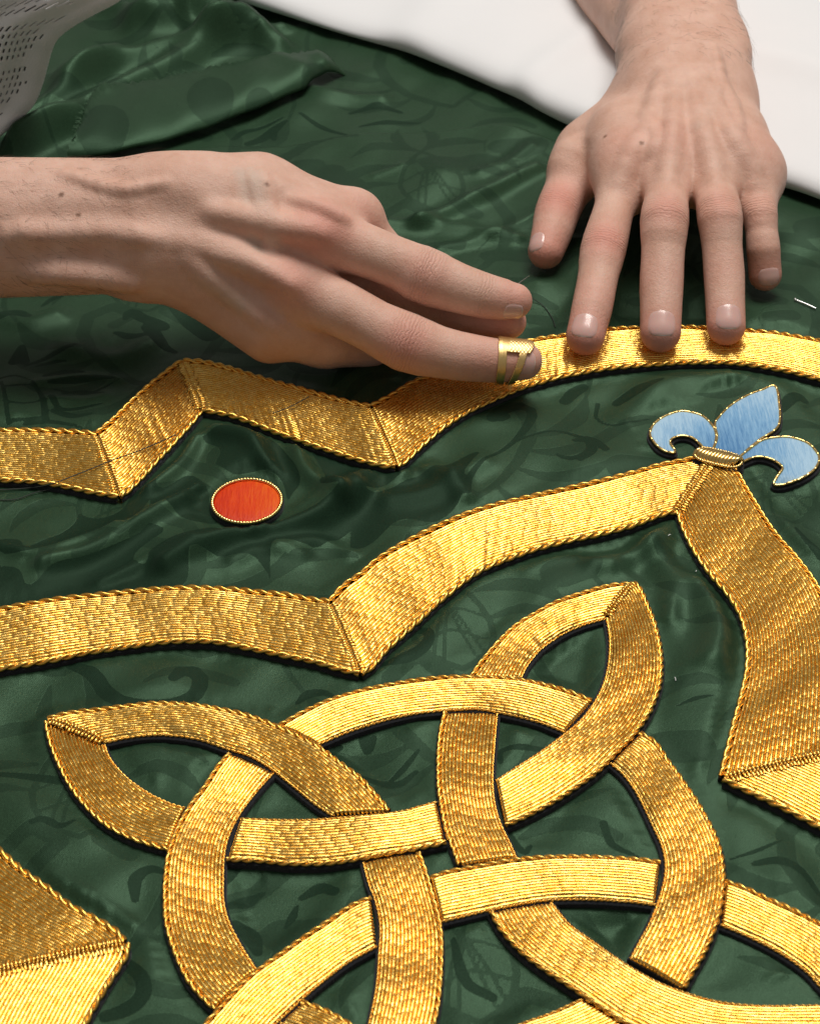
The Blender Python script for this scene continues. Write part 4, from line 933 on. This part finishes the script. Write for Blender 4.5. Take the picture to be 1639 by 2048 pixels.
kn = [(A(645, 460, 14), .013, .75), (A(580, 566, 14), .011, .6), (A(850, 552, 11), .010, .45), (A(812, 690, 14), .011, .7), (A(1030, 600, 5), .010, .55), (A(1015, 644, -8), .012, .6),
      (A(966, 720, 8), .012, .35), (A(1050, 722, 4), .010, .5), (A(715, 425, -5), .010, .35), (A(620, 500, 12), .012, .35)]
def fold(j, a, b, r, amp, up=0.0):
    t = (b - a) / np.linalg.norm(b - a); n = toc(j) + np.array([0, 0, up]); n = n - (n @ t) * t; n /= np.linalg.norm(n); return (j, t, n, r, amp)
fo = [fold(I_[1], I_[0], I_[2], .005, .9), fold(M_[1], M_[0], M_[2], .006, 1.0), fold(I_[2], I_[1], I_[3], .004, .5), fold(T_[1], T_[0], T_[2], .006, .4)]
ve = [([A(505, 330, 15), A(520, 420, 16), A(545, 480, 16)], .004), ([A(480, 340, 15), A(500, 430, 16), A(520, 540, 16)], .003), ([A(420, 560, 14), A(480, 610, 12)], .004)]
def skin_pt(field, p): return on_skin(field, np.array([p]), np.array([toc(p)]), .05)[0]
mo = [(skin_pt(fa, A(534, 369)), .0009), (skin_pt(fa, A(123, 389)), .0010), (skin_pt(fa, A(157, 430)), .0008)]
hand_a = skin_mesh('hand', fa, allp.min(0) - .032, allp.max(0) + .032, .0010, person, kn, fo, ve, mo, 'hand and forearm with a brass thimble, pinching a needle')
nA = lambda p, v: toc(p) * v[0] + np.array([0, 0, 1.]) * v[1] + CR * v[2] - CU * v[3]
nail(fa, hand_a, I_[2], I_[3], nA(I_[3], (.62, 0, .30, .74)), -3.4, 7.0, 42)
nail(fa, hand_a, M_[2], M_[3], nA(M_[3], (.95, 0, .2, .12)), -3.2, 6.2, 44)

arm_hair(hand_a, A(60, 420), np.array([.055, .06, .05]), CR * 1.0 - CU * .35, 420, 3)
# ---- the hand pressed flat (fingers towards the camera)
def Bp(px, py, z): return P(float(px), float(py), float(z))
def cB(p, q, ra, rb, k=.006):
    a, b = Bp(*p), Bp(*q); return (a, b, rpx(a, ra), rpx(b, rb), k)
fb = Field()
MCP = dict(i=(1247, 342, 38), m=(1337, 330, 41), r=(1422, 334, 40), p=(1506, 350, 34))
fb.palm = [
    cB((1322, 112, 40), (1332, -70, 52), 80, 82), cB((1408, 104, 42), (1372, -70, 56), 80, 84, .012), cB((1325, 100, 30), (1225, -70, 26), 76, 104, .008),
    cB((1322, 112, 40), (1325, 190, 40), 80, 72, .012), cB((1408, 104, 42), (1420, 190, 40), 80, 76, .012), cB((1365, 110, 44), (1365, 200, 44), 78, 76, .012),
    cB((1320, 180, 40), MCP['i'], 66, 44, .016), cB((1355, 180, 43), MCP['m'], 66, 44, .016), cB((1395, 180, 42), MCP['r'], 64, 43, .016), cB((1425, 185, 37), MCP['p'], 66, 48, .016),
    cB((1290, 190, 32), (1180, 300, 24), 60, 54, .010), cB((1180, 300, 24), (1155, 330, 22), 54, 50, .008), cB((1230, 270, 30), (1260, 320, 26), 60, 48, .010),
    cB((1300, 330, 26), (1480, 350, 24), 46, 44, .010),
    cB((1292, 300, 42), (1278, 385, 32), 36, 20, .014), cB((1380, 300, 44), (1386, 378, 36), 36, 20, .014), cB((1462, 310, 42), (1476, 388, 32), 36, 20, .014),
    cB((1215, 300, 36), (1190, 350, 27), 44, 26, .014), cB((1240, 250, 43), (1470, 260, 43), 40, 44, .014), cB((1262, 308, 40), (1476, 318, 38), 40, 38, .018), cB((1258, 345, 35), (1488, 352, 33), 34, 34, .018),
]
FB = dict(i=[MCP['i'], (1206, 497, 28), (1184, 612, 18), (1170, 672, 12)], m=[MCP['m'], (1328, 440, 40), (1322, 566, 24), (1320, 664, 12.5)],
          r=[MCP['r'], (1438, 430, 40), (1447, 548, 24), (1451, 652, 12)], p=[MCP['p'], (1519, 430, 31), (1525, 494, 22), (1529, 549, 11)],
          t=[(1155, 330, 22), (1114, 424, 17), (1088, 506, 11)])
RB = dict(i=[42, 46, 41, 39], m=[42, 49, 44, 41], r=[41, 46, 41, 39], p=[40, 35, 34, 33], t=[49, 43, 35])
JB = {}
for f in 'imrp':
    q = FB[f]; r = RB[f]; JB[f] = [Bp(*x) for x in q]
    pts = []; rr = []
    for i in range(4):
        pts.append(JB[f][i]); rr.append(rpx(JB[f][i], r[i]))
        if i < 3:
            c = .5 * (JB[f][i] + JB[f][i + 1]); pts.append(c); rr.append(.5 * (rpx(JB[f][i], r[i]) + rpx(JB[f][i + 1], r[i + 1])) * (.915, .93, .985)[i])
    prims = digit(pts, rr, 16)
    fb.fing.append((prims, .015))
    print('B', f, [round(dA(JB[f][i], JB[f][i + 1]), 1) for i in range(3)])
q = FB['t']; r = RB['t']; JB['t'] = [Bp(*x) for x in q]
tl = [(1168, 312, 23, 50), (1140, 366, 20, 46), (1114, 424, 17, 45), (1104, 462, 14.5, 41), (1091, 502, 11, 36)]
pts = [Bp(*x[:3]) for x in tl]; fb.fing.append((digit(pts, [rpx(p, x[3]) for p, x in zip(pts, tl)], 12), .010))
print('B t', [round(dA(JB['t'][i], JB['t'][i + 1]), 1) for i in range(2)])
fb.adds = [cB((1455, 92, 52), (1468, 96, 52), 30, 28, .008), cB((1290, 165, 46), (1235, 240, 38), 14, 14, .010), cB((1140, 316, 30), (1132, 330, 28), 30, 28, .008)]
def ridge(field, pts, r, sink, k):
    """a cord under the skin (tendon or vein) that follows the surface"""
    q = spline(np.array(pts, float), n=9); pp = P(q[:, 0], q[:, 1], 40.0); tc = np.array([toc(x) for x in pp]); on = on_skin(field, pp, tc, .06)
    f = np.sin(np.linspace(.12, .88, 9) * np.pi) ** .6; c = on - tc * (sink * MM + (1 - f) * .0012)[:, None]; rr = r * MM * (.55 + .45 * f)
    return [(c[i], c[i + 1], rr[i], rr[i + 1], k) for i in range(8)]
tend = []
for pts in ([(1330, 150), (1300, 235), (1258, 322), (1240, 365)], [(1352, 150), (1345, 235), (1338, 310), (1334, 360)], [(1380, 150), (1398, 235), (1420, 318), (1428, 360)], [(1405, 165), (1450, 250), (1496, 335), (1505, 368)]):
    tend += ridge(fb, pts, 2.6, 1.9, .006)
for pts in ([(1425, 95), (1438, 160), (1425, 215), (1393, 265)], [(1438, 160), (1462, 205), (1478, 260)], [(1290, 235), (1310, 275), (1300, 310)]):
    tend += ridge(fb, pts, 1.5, .9, .004)
fb.adds += tend
fb.cuts = [cB((1316, 310, 66), (1298, 368, 56), 13, 10, .010), cB((1382, 325, 66), (1385, 370, 58), 12, 9, .010), cB((1466, 335, 62), (1470, 372, 55), 12, 9, .010), cB((1290, 180, 70), (1280, 225, 66), 24, 20, .012)]
allp = np.array([c[0] for c in fb.palm] + [c[1] for c in fb.palm] + [c[i] for pr, _ in fb.fing for c in pr for i in (0, 1)])
UPV = np.array([0, -.25, 1.])
kn = [(JB['i'][1] + [0, -.004, .008], .010, .75), (JB['m'][1] + [0, -.004, .009], .010, .55), (JB['r'][1] + [0, -.004, .008], .010, .45), (JB['t'][1] + [0, -.002, .008], .012, .75), (JB['p'][1] + [0, -.003, .006], .010, .3),
      (JB['i'][3], .013, .85), (JB['i'][2], .011, .5), (JB['m'][3] + [0, -.004, -.002], .013, .85), (JB['r'][3] + [0, -.004, -.002], .013, .85), (JB['i'][3] + [0, -.004, -.003], .013, 1.0), (JB['m'][2], .010, .45), (JB['r'][2], .010, .4), (JB['p'][3], .012, .8), (JB['t'][2], .014, .8), (JB['i'][0] + [0, 0, .01], .012, .3), (JB['m'][0] + [0, 0, .01], .012, .3), (JB['p'][0] + [0, 0, .008], .014, .3)]  # fingertip entries: pressed flush plus warm light bounced off the gold, painted in
def foldB(f, i, r, amp):
    j = JB[f]; t = j[i + 1] - j[i - 1]; t /= np.linalg.norm(t); n = UPV - (UPV @ t) * t; n /= np.linalg.norm(n); return (j[i], t, n, r, amp)
fo = [foldB('i', 1, .0048, 1), foldB('m', 1, .005, 1), foldB('r', 1, .005, 1), foldB('p', 1, .004, .7), foldB('t', 1, .005, 1), foldB('i', 2, .0026, .7), foldB('m', 2, .0026, .7), foldB('r', 2, .0026, .6)]
ve = [([Bp(1440, 160, 56), Bp(1425, 215, 56), Bp(1395, 260, 57)], .003), ([Bp(1440, 160, 56), Bp(1470, 230, 52)], .003), ([Bp(1430, 120, 60), Bp(1440, 160, 56)], .003)]
mo = [(skin_pt(fb, Bp(1209, 273, 38)), .0009), (skin_pt(fb, Bp(1282, 286, 50)), .0008)]
hand_b = skin_mesh('hand', fb, allp.min(0) - .030, allp.max(0) + .030, .0010, person, kn, fo, ve, mo, 'hand laid flat with spread fingertips pressing on the gold band')
for f, a in (('i', (-6.4, 6.8)), ('m', (-6.4, 7.2)), ('r', (-6.6, 6.8)), ('p', (-4.0, 6.0))):
    j = JB[f]; nail(fb, hand_b, j[-2], j[-1], UPV + np.array([{'i': -.1, 'm': 0., 'r': .05, 'p': .10}[f], -.5 if f == 'p' else 0, 0]), a[0], a[1], 49)
nail(fb, hand_b, JB['t'][-2], JB['t'][-1], np.array([-.75, -.1, .9]), -5.5, 5.6, 42)

arm_hair(hand_b, Bp(1350, 10, 60), np.array([.05, .06, .05]), -CU * .8 + CR * .5, 320, 4)
# ------------------------------------------------------------------ thimble on the sewing finger
thim = thing('thimble', 'open brass thimble with two bands and a dimpled plate on the sewing fingertip', 'thimble')
t, n, l = finger_frame(M_[2], M_[3], nA(M_[3], (1, 0, 0, 0)))
S, TH = 70, 150
s = np.linspace(6.6, 25.0, S); th = np.linspace(0, 2 * np.pi, TH, endpoint=False)      # th=0 faces the camera, grows towards...
ss, tt = np.meshgrid(s, th, indexing='ij')
Ldt = np.linalg.norm(M_[3] - M_[2]) / MM
# the plate lies on the side turned to the index finger (image up)
upv = CU - (CU @ t) * t; upv /= np.linalg.norm(upv); sgn_l = np.sign(upv @ l)
ang_up = sgn_l * (np.pi / 2 - .35)
da = np.abs((tt - ang_up + np.pi) % (2 * np.pi) - np.pi)
lean = 1.6 * np.cos(tt)
b1 = (ss > 7.6 - .4 * np.cos(tt)) & (ss < 11.2 - .2 * np.cos(tt))
b2 = (ss > 14.6 + 2.2 * np.cos(da)) & (ss < 17.9 + 2.4 * np.cos(da))
plate = (da < .85) & (ss < 23.4 - 2.6 * (da / .85) ** 2) & (ss > 7.8)
mask = b1 | b2 | plate
c = M_[2] + t * np.minimum(ss, Ldt + 1)[..., None] * MM
d = n * np.cos(tt)[..., None] + l * np.sin(tt)[..., None] + t * (np.clip(ss - Ldt - 1, 0, 9) * .10)[..., None]
d /= np.linalg.norm(d, axis=-1)[..., None]
fm = Field(); fm.palm = [fa.fing[1][0][0]]; fm.fing = [(fa.fing[1][0], .001)]
p = on_skin(fm, c.reshape(-1, 3), d.reshape(-1, 3), .012).reshape(S, TH, 3)
dim = .00016 * (np.cos(ss * 2 * np.pi / 1.5) * np.cos(tt * 26)) * (da < .85) * (ss > 12)
crown = np.clip(np.minimum((ss - 8.0) / .9, 1), 0, 1) * .0002
outer_ = p + d * (.0010 + dim + crown)[..., None]; inner_ = p + d * .00025
F = grid_faces(S, TH, 0, True); mk = mask.ravel()
F = F[mk[F].all(1)]
E_ = {}
for f in F:
    for a_, b_ in zip(f, np.roll(f, -1)): E_[(a_, b_)] = 1
rim = np.array([[a_, b_, b_ + S * TH, a_ + S * TH] for (a_, b_) in E_ if (b_, a_) not in E_])
mesh_np('thimble_shell', np.vstack([outer_.reshape(-1, 3), inner_.reshape(-1, 3)]), np.vstack([F, F[:, ::-1] + S * TH, rim[:, ::-1]]), M_BRASS, thim)

# ------------------------------------------------------------------ small things
def strand(name, pts, r, mat, label, cat, sides=6, rr=None):
    q = spline(np.array(pts), n=40); v, f = tube(q, (np.interp(np.linspace(0, 1, 40), np.linspace(0, 1, len(rr)), rr) if rr is not None else r) * MM, sides)
    return tag(mesh_np(name, v, f, mat), label, cat)
strand('sewing_needle', [A(985, 606, -9), A(1020, 579, -9), A(1058, 551, -9)], .4, M_NEEDLE, 'thin steel needle tip sticking out above the pinching index finger', 'needle', rr=[.42, .4, .3, .08])
def onband(px, py, z=4.9):
    q = P(px, py, z); q[2] += H(np.array(q[0]), np.array(q[1])); return q
strand('loose_thread', [onband(-20, 985, 1.0), onband(60, 975, 1.0), onband(105, 966, 4.6), onband(160, 946), onband(220, 922), onband(280, 900), onband(330, 878), onband(352, 868)], .24, M_BLACK, 'long dark loose thread trailing across the left of the zigzag band', 'thread')
strand('loose_thread', [onband(-20, 1003, .6), onband(30, 1000, .6), onband(70, 984, .8), onband(110, 976, .9)], .20, M_BLACK, 'short dark thread end on green cloth below the left end of the zigzag band', 'thread')
strand('loose_thread', [onband(545, 828), onband(575, 816), onband(600, 803), onband(618, 793)], .22, M_BLACK, 'short dark thread lying on the zigzag band beneath the sewing hand', 'thread')
strand('loose_thread', [onband(1062, 600, 2), onband(1085, 612, .5), onband(1102, 630, .5), onband(1110, 652, .5)], .18, M_BLACK, 'fine dark thread curving on the cloth between the two hands', 'thread')
pinp = [onband(1588, 604, .9), onband(1609, 611, 1.0), onband(1630, 618, .8)]
pin = thing('dress_pin', 'small white metal pin lying on the green cloth beyond the arch at right', 'pin')
v, f = tube(spline(np.array(pinp), n=12), .00042, 8); mesh_np('shaft', v, f, M_PIN, pin)
hd = pinp[0]; v, f = tube(np.array([hd + [-.0003, 0, -.0001], hd + [.0000, .0, 0], hd + [.0003, -.00005, 0], hd + [.0006, -.0001, 0]]), np.array([.0004, .0008, .0008, .0003]), 8); mesh_np('head', v, f, M_PIN, pin)
for px, py, a, L, lab in ((1337, 1081, 30, 1.2, 'tiny white lint fleck just under the peak of the middle band'), (1349, 1361, 95, 1.8, 'tiny white lint fleck between the knot and the middle band'), (1391, 1143, 60, .6, 'tiny white lint speck beside the inner edge of the descending band')):
    c = onband(px, py, .5); dv = np.array([math.cos(math.radians(a)), math.sin(math.radians(a)), 0]) * L * MM / 2
    strand('lint_fleck', [c - dv, c + [.0001, .0002, .0002], c + dv], .17, M_LINT, lab, 'lint', 5)

# ------------------------------------------------------------------ perforated shirt of the person
bx = spline(np.array([(262, -20, 96), (233, 3, 90), (190, 26, 82), (152, 47, 74), (124, 67, 66), (110, 84, 60), (100, 110, 50), (92, 140, 40), (84, 168, 31), (67, 208, 20), (36, 241, 12), (-5, 275, 8), (-60, 315, 6)], float), n=150)
NJ = 92; V = np.zeros((150, NJ, 3))
for j in range(NJ):
    u = j / (NJ - 1); px = bx[:, 0] - 300 * u * (1 + .0 * u); py = bx[:, 1] - 40 * u - 25 * u * u
    pz = bx[:, 2] + 10 * u; q = P(px, py, pz)
    bulge = (14 * math.sin(min(1, u * 3.2) * math.pi / 2) + 3 * math.sin(u * 21 + 1)) * MM
    q = q - (np.stack([rays(px, py)], 0)[0]) * bulge
    V[:, j] = q
ii, jj = np.meshgrid(np.arange(149), np.arange(NJ - 1), indexing='ij')
yim = bx[:149, 1][:, None] * np.ones(NJ - 1)
F = grid_faces(150, NJ)
xim = (bx[:149, 0][:, None] - 300 * jj / (NJ - 1)); yim = bx[:149, 1][:, None] - 40 * jj / (NJ - 1)
row = np.floor((yim + xim * .22) / 14.0); fr_ = (yim + xim * .22) / 14.0 - row
hole = (fr_ > .18) & (fr_ < .74) & (jj % 3 < 1) & (jj > 6 + 3 * (row % 3)) & (np.mod(row, 6) != 3) & (xim < 150)
sh = mesh_np('shirt', V, F[~hole.ravel()], M_SHIRT, person)
sm = sh.modifiers.new('thickness', 'SOLIDIFY'); sm.thickness = .0007
tag(sh, 'white perforated cotton shirt')
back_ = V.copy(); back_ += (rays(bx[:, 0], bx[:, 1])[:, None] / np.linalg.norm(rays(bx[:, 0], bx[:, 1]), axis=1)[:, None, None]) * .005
mesh_np('shirt_hole_shade', back_[::3, ::3], grid_faces(50, 31), M_DARKIN, sh)  # dark sheet added behind the holes, standing in for shade inside the shirt
